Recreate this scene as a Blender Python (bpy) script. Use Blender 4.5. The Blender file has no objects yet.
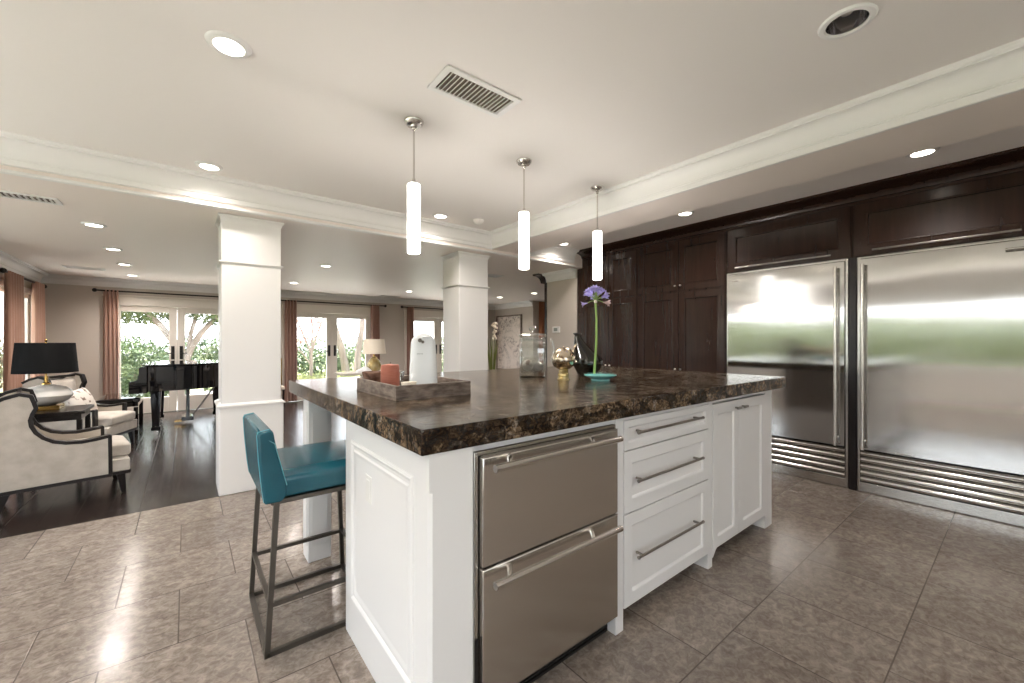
import bpy, bmesh, math, random
from mathutils import Vector, Matrix
S = bpy.context.scene
C = S.collection
PI = math.pi
rad = math.radians
random.seed(7)

# ------------------------------------------------------------------ camera, sky, sun, exposure
cam_d = bpy.data.cameras.new('camera'); cam = bpy.data.objects.new('camera', cam_d); C.objects.link(cam)
cam_d.sensor_width = 36.0; cam_d.lens = 409.3 / 1024 * 36.0; cam_d.clip_start = 0.05; cam_d.clip_end = 300
cam.location = (0, 0, 1.37); cam.rotation_euler = (PI / 2, 0, -math.atan2(409.3, 514))
S.camera = cam
S.view_settings.view_transform = 'Standard'; S.view_settings.look = 'None'
S.view_settings.gamma = 1.0; S.view_settings.use_curve_mapping = False
S.view_settings.exposure = 0.76
cy = S.cycles
cy.use_denoising = True; cy.max_bounces = 10; cy.diffuse_bounces = 6; cy.glossy_bounces = 5
cy.transmission_bounces = 8; cy.transparent_max_bounces = 12; cy.sample_clamp_indirect = 8.0; cy.caustics_reflective = False; cy.caustics_refractive = False

W = bpy.data.worlds.new('sky'); S.world = W; W.use_nodes = True
_nt = W.node_tree; _nt.nodes.clear()
_o = _nt.nodes.new('ShaderNodeOutputWorld'); _b = _nt.nodes.new('ShaderNodeBackground')
_g = _nt.nodes.new('ShaderNodeTexCoord'); _s = _nt.nodes.new('ShaderNodeSeparateXYZ'); _r = _nt.nodes.new('ShaderNodeValToRGB')
_nt.links.new(_g.outputs['Generated'], _s.inputs[0]); _nt.links.new(_s.outputs['Z'], _r.inputs[0])
_r.color_ramp.elements[0].position = 0.0; _r.color_ramp.elements[0].color = (0.95, 0.97, 1.0, 1)
_r.color_ramp.elements[1].position = 0.8; _r.color_ramp.elements[1].color = (0.62, 0.78, 1.0, 1)
_nt.links.new(_r.outputs[0], _b.inputs[0]); _b.inputs[1].default_value = 4.0
_nt.links.new(_b.outputs[0], _o.inputs[0])

sun_d = bpy.data.lights.new('sun', 'SUN'); sun = bpy.data.objects.new('sun', sun_d); C.objects.link(sun)
sun_d.energy = 24.0; sun_d.angle = rad(2); sun_d.color = (1, 0.965, 0.92)
sun.rotation_euler = Vector((0.30, -0.38, -1.0)).to_track_quat('-Z', 'Y').to_euler()

def portal(name, loc, sx, sy, direction):
    d = bpy.data.lights.new(name, 'AREA'); o = bpy.data.objects.new(name, d); C.objects.link(o)
    d.shape = 'RECTANGLE'; d.size = sx; d.size_y = sy; d.cycles.is_portal = True
    o.location = loc; o.rotation_euler = Vector(direction).to_track_quat('-Z', 'Z').to_euler()
portal('daylight_west', (-3.35, 2.1, 1.6), 8.8, 1.7, (1, 0, 0))
portal('daylight_south', (.2, -2.75, 1.6), 2.4, 1.3, (0, 1, 0))  # portal of the window added behind the camera
for _x in (-0.14, 2.75, 5.61):
    portal('daylight_garden_door', (_x, 10.6, 1.1), 1.9, 2.2, (0, -1, 0))
portal('daylight_side_window', (-2.15, 9.2, 1.35), 1.6, 1.7, (1, 0, 0))

LAMP_DOWN = 45.0        # downlight power, W
LAMP_PENDANT = 7.0      # emission of the pendant glass

# ------------------------------------------------------------------ mesh builder
class B:
    def __init__(s): s.v = []; s.f = []
    def add(s, vs, fs):
        n = len(s.v); s.v += [tuple(q) for q in vs]; s.f += [tuple(i + n for i in f) for f in fs]; return s
    def box(s, x0, x1, y0, y1, z0, z1):
        return s.add([(x0,y0,z0),(x1,y0,z0),(x1,y1,z0),(x0,y1,z0),(x0,y0,z1),(x1,y0,z1),(x1,y1,z1),(x0,y1,z1)],
                     [(0,3,2,1),(4,5,6,7),(0,1,5,4),(1,2,6,5),(2,3,7,6),(3,0,4,7)])
    def prism(s, poly, axis, a, b):
        n = len(poly)
        def pt(p, t):
            if axis == 'x': return (t, p[0], p[1])
            if axis == 'y': return (p[0], t, p[1])
            return (p[0], p[1], t)
        vs = [pt(p, a) for p in poly] + [pt(p, b) for p in poly]
        fs = [tuple(range(n)), tuple(range(2 * n - 1, n - 1, -1))] + [(i, (i + 1) % n, n + (i + 1) % n, n + i) for i in range(n)]
        return s.add(vs, fs)
    def tube(s, pts, r, n=10, caps=True):
        pts = [Vector(p) for p in pts]; m = len(pts)
        rs = r if isinstance(r, (list, tuple)) else [r] * m
        t0 = (pts[1] - pts[0]).normalized()
        up = Vector((0, 0, 1)) if abs(t0.z) < 0.9 else Vector((1, 0, 0))
        nrm = (up - t0 * up.dot(t0)).normalized(); vs = []; prev = t0
        for i, p in enumerate(pts):
            if i == 0: t = t0
            elif i == m - 1: t = (pts[i] - pts[i-1]).normalized()
            else: t = ((pts[i+1] - pts[i]).normalized() + (pts[i] - pts[i-1]).normalized()).normalized()
            q = prev.rotation_difference(t); nrm = (q @ nrm); nrm = (nrm - t * nrm.dot(t)).normalized(); prev = t
            bn = t.cross(nrm)
            for k in range(n):
                a = 2 * PI * k / n; vs.append(p + (nrm * math.cos(a) + bn * math.sin(a)) * rs[i])
        fs = [(i*n+k, i*n+(k+1) % n, (i+1)*n+(k+1) % n, (i+1)*n+k) for i in range(m-1) for k in range(n)]
        if caps: fs += [tuple(range(n-1, -1, -1)), tuple((m-1)*n+k for k in range(n))]
        return s.add(vs, fs)
    def bar(s, p, q, w, h, up=(0, 0, 1)):
        p = Vector(p); q = Vector(q); t = (q - p).normalized(); u = Vector(up)
        if abs(t.dot(u)) > 0.95: u = Vector((1, 0, 0))
        a = t.cross(u).normalized(); b = a.cross(t).normalized()
        vs = [c + a * (i * w / 2) + b * (j * h / 2) for c in (p, q) for i, j in ((-1,-1),(1,-1),(1,1),(-1,1))]
        return s.add(vs, [(0,1,2,3),(7,6,5,4),(0,4,5,1),(1,5,6,2),(2,6,7,3),(3,7,4,0)])
    def lathe(s, prof, cx=0, cy=0, n=32, sx=1, sy=1, closed=False):
        vs = []; m = len(prof)
        for r, z in prof:
            r = max(r, 1e-5)
            for k in range(n):
                a = 2 * PI * k / n; vs.append((cx + r * math.cos(a) * sx, cy + r * math.sin(a) * sy, z))
        fs = [(i*n+k, i*n+(k+1) % n, ((i+1) % m)*n+(k+1) % n, ((i+1) % m)*n+k) for i in range(m if closed else m-1) for k in range(n)]
        if not closed: fs += [tuple(range(n-1, -1, -1)), tuple((m-1)*n+k for k in range(n))]
        return s.add(vs, fs)
    def sweep(s, prof, path):
        # prof: (out, z) closed polygon; 'out' goes to the right of the direction of travel; path: (x, y)
        m = len(path); n = len(prof); P = [Vector(p) for p in path]; vs = []
        for i in range(m):
            d1 = (P[i] - P[i-1]).normalized() if i > 0 else (P[1] - P[0]).normalized()
            d2 = (P[i+1] - P[i]).normalized() if i < m-1 else d1
            n1 = Vector((d1.y, -d1.x)); n2 = Vector((d2.y, -d2.x))
            mt = (n1 + n2); mt = mt / max(1e-6, mt.dot(n1))
            for o, z in prof: vs.append((P[i].x + mt.x * o, P[i].y + mt.y * o, z))
        fs = [(i*n+k, i*n+(k+1) % n, (i+1)*n+(k+1) % n, (i+1)*n+k) for i in range(m-1) for k in range(n)]
        fs += [tuple(range(n)), tuple((m-1)*n+k for k in range(n-1, -1, -1))]
        return s.add(vs, fs)
    def panel(s, o, u, v, nrm, w, h, steps, back=0.02):
        # framed panel: steps = (inset, depth) from the outer edge inwards; depth is measured along nrm
        o = Vector(o); u = Vector(u); v = Vector(v); nn = Vector(nrm); vs = []; fs = []
        lv = [(0, -back)] + list(steps)
        for ins, d in lv:
            for a, b in ((ins, ins), (w - ins, ins), (w - ins, h - ins), (ins, h - ins)):
                vs.append(o + u * a + v * b + nn * d)
        for i in range(len(lv) - 1):
            for k in range(4): fs.append((i*4+k, i*4+(k+1) % 4, (i+1)*4+(k+1) % 4, (i+1)*4+k))
        fs += [(3, 2, 1, 0), tuple((len(lv)-1)*4+k for k in range(4))]
        return s.add(vs, fs)
    def grid(s, fn, nu, nv, wrap=False):
        vs = [fn(i / (nu - (0 if wrap else 1)), j / (nv - 1)) for j in range(nv) for i in range(nu)]
        fs = []
        for j in range(nv - 1):
            for i in range(nu if wrap else nu - 1):
                fs.append((j*nu+i, j*nu+(i+1) % nu, (j+1)*nu+(i+1) % nu, (j+1)*nu+i))
        return s.add(vs, fs)
    def ball(s, c, rx, ry, rz, n=16, m=10):
        vs = [(c[0], c[1], c[2]-rz)]; fs = []
        for j in range(1, m):
            t = PI * j / m - PI / 2
            for k in range(n):
                a = 2*PI*k/n; vs.append((c[0]+rx*math.cos(t)*math.cos(a), c[1]+ry*math.cos(t)*math.sin(a), c[2]+rz*math.sin(t)))
        vs.append((c[0], c[1], c[2]+rz)); L = len(vs)-1
        for k in range(n):
            fs.append((0, 1+(k+1) % n, 1+k)); fs.append((L, L-n+k, L-n+(k+1) % n))
            for j in range(m-2):
                a = 1+j*n; fs.append((a+k, a+(k+1) % n, a+n+(k+1) % n, a+n+k))
        return s.add(vs, fs)
    def soft_box(s, x0, x1, y0, y1, z0, z1, e=0.03, bulge=0.02, n=10):
        # cushion: superellipsoid-like box
        cx, cy_, cz = (x0+x1)/2, (y0+y1)/2, (z0+z1)/2; hx, hy, hz = (x1-x0)/2, (y1-y0)/2, (z1-z0)/2
        bm = bmesh.new(); bmesh.ops.create_cube(bm, size=2.0)
        bmesh.ops.subdivide_edges(bm, edges=bm.edges[:], cuts=n, use_grid_fill=True)
        vs = []; bm.verts.ensure_lookup_table()
        for q in bm.verts:
            p = q.co; c = []
            inner = Vector((max(-hx+e, min(hx-e, p.x*hx)), max(-hy+e, min(hy-e, p.y*hy)), max(-hz+e, min(hz-e, p.z*hz))))
            full = Vector((p.x*hx, p.y*hy, p.z*hz)); d = full - inner
            w = inner + (d.normalized() * e if d.length > 1e-6 else Vector())
            w.z += bulge * (1 - p.x**2) * (1 - p.y**2) * p.z
            vs.append((w.x+cx, w.y+cy_, w.z+cz))
        fs = [tuple(q.index for q in f.verts) for f in bm.faces]; bm.free()
        return s.add(vs, fs)
    def xf(s, M, start=0):
        s.v[start:] = [tuple(M @ Vector(q)) for q in s.v[start:]]; return s

def root_loc(p):
    l = Vector((0, 0, 0))
    while p is not None: l = l + p.location; p = p.parent
    return l
def obj(name, b, mat, parent=None, at=None, bevel=0, sharp=35, sub=0, label=None):
    """links builder b (world coordinates) as one mesh object; the origin goes to `at`, or to the parent's place"""
    org = root_loc(parent) if parent is not None else Vector(at or (0, 0, 0))
    me = bpy.data.meshes.new(name)
    me.from_pydata([Vector(q) - org for q in b.v], [], b.f)
    bm = bmesh.new(); bm.from_mesh(me)
    bmesh.ops.remove_doubles(bm, verts=bm.verts[:], dist=2e-5)
    bmesh.ops.recalc_face_normals(bm, faces=bm.faces[:]); bm.to_mesh(me); bm.free()
    for p in me.polygons: p.use_smooth = True
    me.set_sharp_from_angle(angle=rad(sharp))
    if mat is not None: me.materials.append(mat)
    o = bpy.data.objects.new(name, me); C.objects.link(o)
    if parent is not None: o.parent = parent
    else: o.location = org
    if bevel:
        m = o.modifiers.new('edge', 'BEVEL'); m.width = bevel; m.segments = 2; m.limit_method = 'ANGLE'; m.angle_limit = rad(40)
    if sub:
        m = o.modifiers.new('smooth', 'SUBSURF'); m.levels = sub; m.render_levels = sub
    if label: o['label'] = label
    return o
def tag(o, label, cat, group=None, kind=None):
    o['label'] = label; o['category'] = cat
    if group: o['group'] = group
    if kind: o['kind'] = kind
    return o
def thing(name, label, cat, loc=(0, 0, 0), group=None, kind=None):
    o = bpy.data.objects.new(name, None); o.empty_display_size = 0.1; C.objects.link(o); o.location = loc
    return tag(o, label, cat, group, kind)
def struct(name, b, mat, label, cat='room', parent=None, bevel=0, sharp=35):
    o = obj(name, b, mat, parent, bevel=bevel, sharp=sharp)
    if parent is None: o['kind'] = 'structure'; o['label'] = label; o['category'] = cat
    return o
def dup(root, loc, rotz=None, label=None):
    r = root.copy(); C.objects.link(r); r.location = loc
    if rotz is not None: r.rotation_euler = (0, 0, rotz)
    if label: r['label'] = label
    for ch in list(root.children):
        c = ch.copy(); C.objects.link(c); c.parent = r
        for g in list(ch.children):
            d = g.copy(); C.objects.link(d); d.parent = c
    return r

# ------------------------------------------------------------------ materials
def srgb(r, g, b):
    f = lambda c: (c / 255 / 12.92) if c / 255 <= 0.04045 else ((c / 255 + 0.055) / 1.055) ** 2.4
    return (f(r), f(g), f(b), 1)
def mat(name, col=(.8, .8, .8, 1), rough=.5, metal=0, spec=.5, coat=0, emit=None, es=0, trans=0, ior=1.45, sheen=0, noise=None, bump=None, sss=0):
    m = bpy.data.materials.new(name); m.use_nodes = True; nt = m.node_tree; p = nt.nodes['Principled BSDF']
    p.inputs['Base Color'].default_value = col; p.inputs['Roughness'].default_value = rough; p.inputs['Metallic'].default_value = metal
    p.inputs['Specular IOR Level'].default_value = spec; p.inputs['Coat Weight'].default_value = coat; p.inputs['IOR'].default_value = ior
    p.inputs['Transmission Weight'].default_value = trans; p.inputs['Sheen Weight'].default_value = sheen
    if emit: p.inputs['Emission Color'].default_value = emit; p.inputs['Emission Strength'].default_value = es
    tc = nt.nodes.new('ShaderNodeTexCoord')
    if noise:   # (scale, colour2, stretch xyz, detail, lo, hi)
        sc, c2, st, det, lo, hi = noise
        mp = nt.nodes.new('ShaderNodeMapping'); mp.inputs['Scale'].default_value = st; nt.links.new(tc.outputs['Object'], mp.inputs[0])
        n = nt.nodes.new('ShaderNodeTexNoise'); n.inputs['Scale'].default_value = sc; n.inputs['Detail'].default_value = det
        nt.links.new(mp.outputs[0], n.inputs[0])
        r = nt.nodes.new('ShaderNodeValToRGB'); r.color_ramp.elements[0].position = lo; r.color_ramp.elements[1].position = hi
        r.color_ramp.elements[0].color = col; r.color_ramp.elements[1].color = c2
        nt.links.new(n.outputs['Fac'], r.inputs[0]); nt.links.new(r.outputs[0], p.inputs['Base Color'])
    if bump:    # (scale, strength, stretch)
        sc, stg, st = bump
        mp = nt.nodes.new('ShaderNodeMapping'); mp.inputs['Scale'].default_value = st; nt.links.new(tc.outputs['Object'], mp.inputs[0])
        n = nt.nodes.new('ShaderNodeTexNoise'); n.inputs['Scale'].default_value = sc; n.inputs['Detail'].default_value = 4
        nt.links.new(mp.outputs[0], n.inputs[0])
        bp = nt.nodes.new('ShaderNodeBump'); bp.inputs['Strength'].default_value = stg; bp.inputs['Distance'].default_value = 0.01
        nt.links.new(n.outputs['Fac'], bp.inputs['Height']); nt.links.new(bp.outputs[0], p.inputs['Normal'])
    return m
U3 = (1, 1, 1)
M = {}
M['cab_white'] = mat('white_lacquer', (.75, .742, .73, 1), .32, spec=.45, bump=(30, .02, U3))
M['trim'] = mat('white_trim_paint', (.76, .75, .735, 1), .38, bump=(30, .02, U3))
M['ceiling'] = mat('ceiling_paint', (.80, .765, .735, 1), .85, bump=(60, .05, U3))
M['ceiling_low'] = mat('ceiling_paint_satin', (.79, .72, .67, 1), .45, spec=.25, bump=(40, .03, U3))
M['wall'] = mat('taupe_wall_paint', (.52, .465, .41, 1), .7, bump=(60, .05, U3))
M['wood_dark'] = mat('espresso_wood', (.020, .0088, .0058, 1), .25, spec=.5, noise=(5, (.029, .0128, .008, 1), (6, 6, .5), 6, .3, .75), bump=(8, .012, (4, 4, .4)))
M['wood_black'] = mat('ebonised_wood', (.005, .003, .0025, 1), .30, noise=(8, (.010, .006, .005, 1), (4, 4, 4), 3, .3, .7))
M['lacquer'] = mat('black_piano_lacquer', (.004, .004, .005, 1), .04, coat=.6, bump=(3, .004, U3))
M['nickel'] = mat('brushed_nickel', (.66, .63, .59, 1), .25, 1, bump=(80, .02, (1, 1, 12)))
M['nickel_dark'] = mat('pewter_pull', (.30, .275, .25, 1), .35, 1, bump=(80, .02, U3))
M['brass'] = mat('polished_brass', (.62, .40, .13, 1), .18, 1, bump=(50, .03, U3))
M['chrome'] = mat('polished_reflector', (.78, .78, .80, 1), .10, 1, bump=(12, .05, U3))
M['iron'] = mat('bronzed_iron', (.10, .088, .075, 1), .42, .8, bump=(60, .04, U3))
M['iron_black'] = mat('black_iron', (.016, .013, .011, 1), .45, .2, bump=(60, .04, U3))
M['toe'] = mat('black_plastic', (.012, .011, .010, 1), .4, bump=(60, .04, U3))
M['teal'] = mat('teal_leather', (.006, .070, .100, 1), .26, spec=.6, noise=(5, (.009, .100, .135, 1), U3, 4, .35, .7), bump=(55, .08, U3))
M['stitch'] = mat('pale_teal_stitching', (.10, .33, .38, 1), .6, bump=(200, .2, U3))
M['linen'] = mat('oatmeal_linen', (.41, .365, .315, 1), .9, sheen=.3, noise=(9, (.50, .455, .40, 1), U3, 6, .35, .65), bump=(160, .25, U3))
M['cushion'] = mat('patterned_cotton', (.62, .58, .53, 1), .9, noise=(16, (.16, .11, .09, 1), (1, 1, 1), 5, .55, .63))
M['curtain'] = mat('copper_curtain', (.38, .215, .155, 1), .65, sheen=.3, noise=(6, (.44, .255, .185, 1), (4, 4, .4), 4, .3, .7), bump=(120, .15, U3))
M['curtain2'] = mat('plum_curtain', (.31, .165, .125, 1), .65, sheen=.3, noise=(6, (.37, .205, .155, 1), (4, 4, .4), 4, .3, .7), bump=(120, .15, U3))
M['curtain3'] = mat('rust_curtain', (.36, .13, .055, 1), .65, sheen=.5, noise=(6, (.42, .17, .08, 1), (4, 4, .4), 4, .3, .7))
M['shade_black'] = mat('black_silk_shade', (.005, .005, .0055, 1), .8, spec=.2, bump=(150, .2, (1, 1, .1)))
M['shade_cream'] = mat('cream_linen_shade', (.72, .64, .53, 1), .8, emit=(1, .85, .66, 1), es=.12, bump=(150, .2, U3))
M['lamp_ceramic'] = mat('pearl_grey_ceramic', (.62, .60, .57, 1), .12, coat=.5, bump=(6, .01, U3))
M['gold_glass'] = mat('gilded_glass', (.50, .36, .14, 1), .2, .7, noise=(14, (.62, .52, .30, 1), U3, 3, .4, .6))
M['terracotta'] = mat('terracotta_wax', (.33, .10, .062, 1), .6, noise=(30, (.38, .13, .085, 1), (1, 1, 8), 4, .3, .7), bump=(40, .12, (1, 1, 6)))
M['opener'] = mat('white_plastic', (.80, .82, .83, 1), .22, bump=(20, .005, U3))
M['grey_print'] = mat('grey_print', (.35, .37, .38, 1), .5, bump=(20, .01, U3))
M['tray'] = mat('weathered_wood', (.105, .075, .058, 1), .6, noise=(16, (.25, .20, .165, 1), (1, 1, 3), 8, .36, .64), bump=(40, .4, (1.5, 1.5, 4)))
M['dish_brown'] = mat('brown_glazed_clay', (.10, .05, .035, 1), .25, noise=(20, (.24, .14, .1, 1), U3, 3, .4, .6))
M['cloth_white'] = mat('white_cotton', (.78, .78, .80, 1), .9, bump=(120, .2, U3))
M['tealdish'] = mat('aqua_glaze', (.13, .42, .42, 1), .12, coat=.6, noise=(14, (.22, .52, .50, 1), U3, 4, .3, .7))
M['stem'] = mat('green_stem', (.24, .38, .09, 1), .45, noise=(14, (.32, .46, .14, 1), (1, 1, .2), 3, .3, .7))
M['petal'] = mat('violet_petal', (.42, .36, .82, 1), .5, noise=(60, (.66, .60, .95, 1), U3, 2, .3, .7))
M['petal_faded'] = mat('faded_petal', (.50, .34, .34, 1), .6, noise=(60, (.6, .42, .42, 1), U3, 2, .3, .7))
M['smoke'] = mat('smoked_glass', (.016, .014, .010, 1), .03, spec=.7, trans=.35, ior=1.45, coat=.3)
M['mercury'] = mat('mercury_glass', (.74, .64, .50, 1), .07, 1, noise=(24, (.16, .10, .06, 1), U3, 5, .48, .66), bump=(20, .10, U3))
M['plant'] = mat('leaf_blade', (.13, .16, .03, 1), .45, noise=(10, (.22, .24, .06, 1), (1, 1, .2), 3, .3, .7))
M['orchid'] = mat('cream_blossom', (.78, .68, .55, 1), .6, noise=(30, (.85, .78, .68, 1), U3, 3, .3, .7))
M['downlight'] = mat('lit_lamp_lens', (1, 1, 1, 1), .5, emit=(1, .93, .80, 1), es=9.0, bump=(30, .01, U3))
M['pendant'] = mat('opal_glass', (.9, .9, .88, 1), .25, emit=(1, .965, .93, 1), es=4.5, bump=(30, .01, U3))
M['plastic'] = mat('white_switch_plastic', (.75, .74, .71, 1), .35, bump=(30, .01, U3))
M['screen'] = mat('grey_display', (.18, .20, .18, 1), .3, bump=(30, .01, U3))
M['door'] = mat('cream_door_paint', (.74, .69, .62, 1), .4, bump=(30, .02, U3))
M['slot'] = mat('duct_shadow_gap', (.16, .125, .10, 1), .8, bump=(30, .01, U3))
M['patio'] = mat('pale_paving', (.52, .50, .46, 1), .8, noise=(3, (.60, .58, .55, 1), U3, 5, .3, .7))
M['lawn'] = mat('lawn', (.17, .19, .08, 1), .9, noise=(8, (.26, .27, .14, 1), U3, 6, .3, .7), bump=(80, .6, U3))
M['leaf_a'] = mat('hedge_leaf', (.035, .062, .018, 1), .5, noise=(2.5, (.13, .165, .065, 1), U3, 5, .35, .65))
M['leaf_b'] = mat('tree_leaf', (.035, .060, .015, 1), .5, noise=(2.5, (.12, .14, .045, 1), U3, 5, .35, .65))
M['leaf_w'] = mat('pale_hedge_leaf', (.12, .15, .06, 1), .5, noise=(2.5, (.26, .28, .13, 1), U3, 5, .35, .65))
M['leaf_pink'] = mat('red_leaf', (.20, .06, .05, 1), .5, noise=(3, (.32, .14, .10, 1), U3, 5, .35, .65))
M['leaf_y'] = mat('lime_leaf', (.16, .18, .05, 1), .6, noise=(3, (.28, .27, .10, 1), U3, 5, .35, .65))
M['bark'] = mat('pale_bark', (.15, .115, .09, 1), .85, noise=(5, (.25, .20, .165, 1), (1, 1, .3), 6, .3, .7), bump=(18, .5, (1, 1, .3)))
M['stone'] = mat('boundary_wall_render', (.62, .58, .52, 1), .85, noise=(2, (.68, .64, .58, 1), U3, 5, .3, .7))

def glass(name, tint, fres_lo, fres_hi, rough=.01):
    m = bpy.data.materials.new(name); m.use_nodes = True; nt = m.node_tree; nt.nodes.clear()
    o = nt.nodes.new('ShaderNodeOutputMaterial'); mx = nt.nodes.new('ShaderNodeMixShader')
    t = nt.nodes.new('ShaderNodeBsdfTransparent'); t.inputs[0].default_value = tint
    g = nt.nodes.new('ShaderNodeBsdfGlossy'); g.inputs['Roughness'].default_value = rough
    l = nt.nodes.new('ShaderNodeLayerWeight'); l.inputs[0].default_value = .35
    r = nt.nodes.new('ShaderNodeMapRange'); r.inputs['To Min'].default_value = fres_lo; r.inputs['To Max'].default_value = fres_hi
    nt.links.new(l.outputs['Facing'], r.inputs['Value']); nt.links.new(r.outputs[0], mx.inputs[0])
    nt.links.new(t.outputs[0], mx.inputs[1]); nt.links.new(g.outputs[0], mx.inputs[2]); nt.links.new(mx.outputs[0], o.inputs[0])
    return m
M['pane'] = glass('window_glass', (.97, .98, .97, 1), .03, .35)
M['jar'] = glass('clear_glass', (.93, .94, .93, 1), .14, .95)

def node_mat(name): 
    m = bpy.data.materials.new(name); m.use_nodes = True; nt = m.node_tree
    return m, nt, nt.nodes['Principled BSDF'], nt.nodes.new, nt.links.new
def math_n(nt, op, a, b=None):
    n = nt.nodes.new('ShaderNodeMath'); n.operation = op
    for i, q in enumerate((a, b)):
        if q is None: continue
        if isinstance(q, (int, float)): n.inputs[i].default_value = q
        else: nt.links.new(q, n.inputs[i])
    return n.outputs[0]
def ramp(nt, fac, stops):
    r = nt.nodes.new('ShaderNodeValToRGB'); e = r.color_ramp.elements
    while len(e) < len(stops): e.new(.5)
    for q, (p, c) in zip(e, stops): q.position = p; q.color = c
    nt.links.new(fac, r.inputs[0]); return r.outputs[0]
def mixc(nt, fac, a, b, mode='MIX'):
    n = nt.nodes.new('ShaderNodeMix'); n.data_type = 'RGBA'; n.blend_type = mode
    for i, q in ((0, fac), (6, a), (7, b)):
        if isinstance(q, (int, float)): n.inputs[i].default_value = q
        elif isinstance(q, tuple): n.inputs[i].default_value = q
        else: nt.links.new(q, n.inputs[i])
    return n.outputs[2]
def noise_n(nt, vec, scale, detail=6, rough=.55, dist=0):
    n = nt.nodes.new('ShaderNodeTexNoise'); n.inputs['Scale'].default_value = scale; n.inputs['Detail'].default_value = detail
    n.inputs['Roughness'].default_value = rough; n.inputs['Distortion'].default_value = dist
    nt.links.new(vec, n.inputs[0]); return n.outputs['Fac']
def mapping(nt, vec, loc=(0,0,0), scale=(1,1,1), rot=(0,0,0)):
    n = nt.nodes.new('ShaderNodeMapping'); n.inputs['Location'].default_value = loc; n.inputs['Scale'].default_value = scale; n.inputs['Rotation'].default_value = rot
    nt.links.new(vec, n.inputs[0]); return n.outputs[0]

def tile_material():
    m, nt, p, N, L = node_mat('stone_floor_tile')
    tc = N('ShaderNodeTexCoord').outputs['Object']; sp = N('ShaderNodeSeparateXYZ'); L(tc, sp.inputs[0]); x, y = sp.outputs[0], sp.outputs[1]
    row = math_n(nt, 'DIVIDE', math_n(nt, 'SUBTRACT', y, .355), .511); rid = math_n(nt, 'FLOOR', row); rf = math_n(nt, 'FRACT', row)
    odd = math_n(nt, 'FLOORED_MODULO', rid, 2.0)
    col = math_n(nt, 'SUBTRACT', math_n(nt, 'DIVIDE', math_n(nt, 'SUBTRACT', x, 2.03), .5145), math_n(nt, 'MULTIPLY', odd, .5))
    cid = math_n(nt, 'FLOOR', col); cf = math_n(nt, 'FRACT', col)
    ex = math_n(nt, 'MINIMUM', cf, math_n(nt, 'SUBTRACT', 1.0, cf)); ey = math_n(nt, 'MINIMUM', rf, math_n(nt, 'SUBTRACT', 1.0, rf))
    e = math_n(nt, 'MINIMUM', ex, ey)
    jr = N('ShaderNodeMapRange'); jr.inputs['From Min'].default_value = .003; jr.inputs['From Max'].default_value = .0075; L(e, jr.inputs['Value']); joint = jr.outputs[0]
    cv = N('ShaderNodeCombineXYZ'); L(cid, cv.inputs[0]); L(rid, cv.inputs[1])
    wn = N('ShaderNodeTexWhiteNoise'); wn.noise_dimensions = '3D'; L(cv.outputs[0], wn.inputs['Vector'])
    off = N('ShaderNodeVectorMath'); off.operation = 'MULTIPLY_ADD'; L(wn.outputs['Color'], off.inputs[0]); off.inputs[1].default_value = (9, 9, 9); L(tc, off.inputs[2])
    v = mapping(nt, off.outputs[0], scale=(1.0, 1.15, 1))
    n1 = noise_n(nt, v, 7.5, 9, .68, 1.3); n2 = noise_n(nt, v, 26, 6, .66, .9); n3 = noise_n(nt, v, 1.3, 3)
    c = ramp(nt, n1, [(.28, (.112, .086, .067, 1)), (.46, (.172, .139, .114, 1)), (.56, (.218, .182, .153, 1)), (.72, (.335, .288, .248, 1))])
    c = mixc(nt, .40, c, ramp(nt, n2, [(.40, (.100, .078, .062, 1)), (.62, (.335, .287, .248, 1))]))
    tone = math_n(nt, 'ADD', 1.0, math_n(nt, 'MULTIPLY', wn.outputs['Value'], .26))
    tv = N('ShaderNodeCombineColor')
    for i in range(3): L(tone, tv.inputs[i])
    c = mixc(nt, 1.0, c, tv.outputs[0], 'MULTIPLY')
    c = mixc(nt, joint, (.085, .068, .055, 1), c); L(c, p.inputs['Base Color'])
    L(math_n(nt, 'ADD', .09, math_n(nt, 'MULTIPLY', n2, .16)), p.inputs['Roughness'])
    p.inputs['Specular IOR Level'].default_value = .5
    h = math_n(nt, 'ADD', math_n(nt, 'MULTIPLY', joint, .8), math_n(nt, 'MULTIPLY', n1, .35))
    bp = N('ShaderNodeBump'); bp.inputs['Strength'].default_value = .22; bp.inputs['Distance'].default_value = .004; L(h, bp.inputs['Height']); L(bp.outputs[0], p.inputs['Normal'])
    return m
M['tile'] = tile_material()

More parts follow.
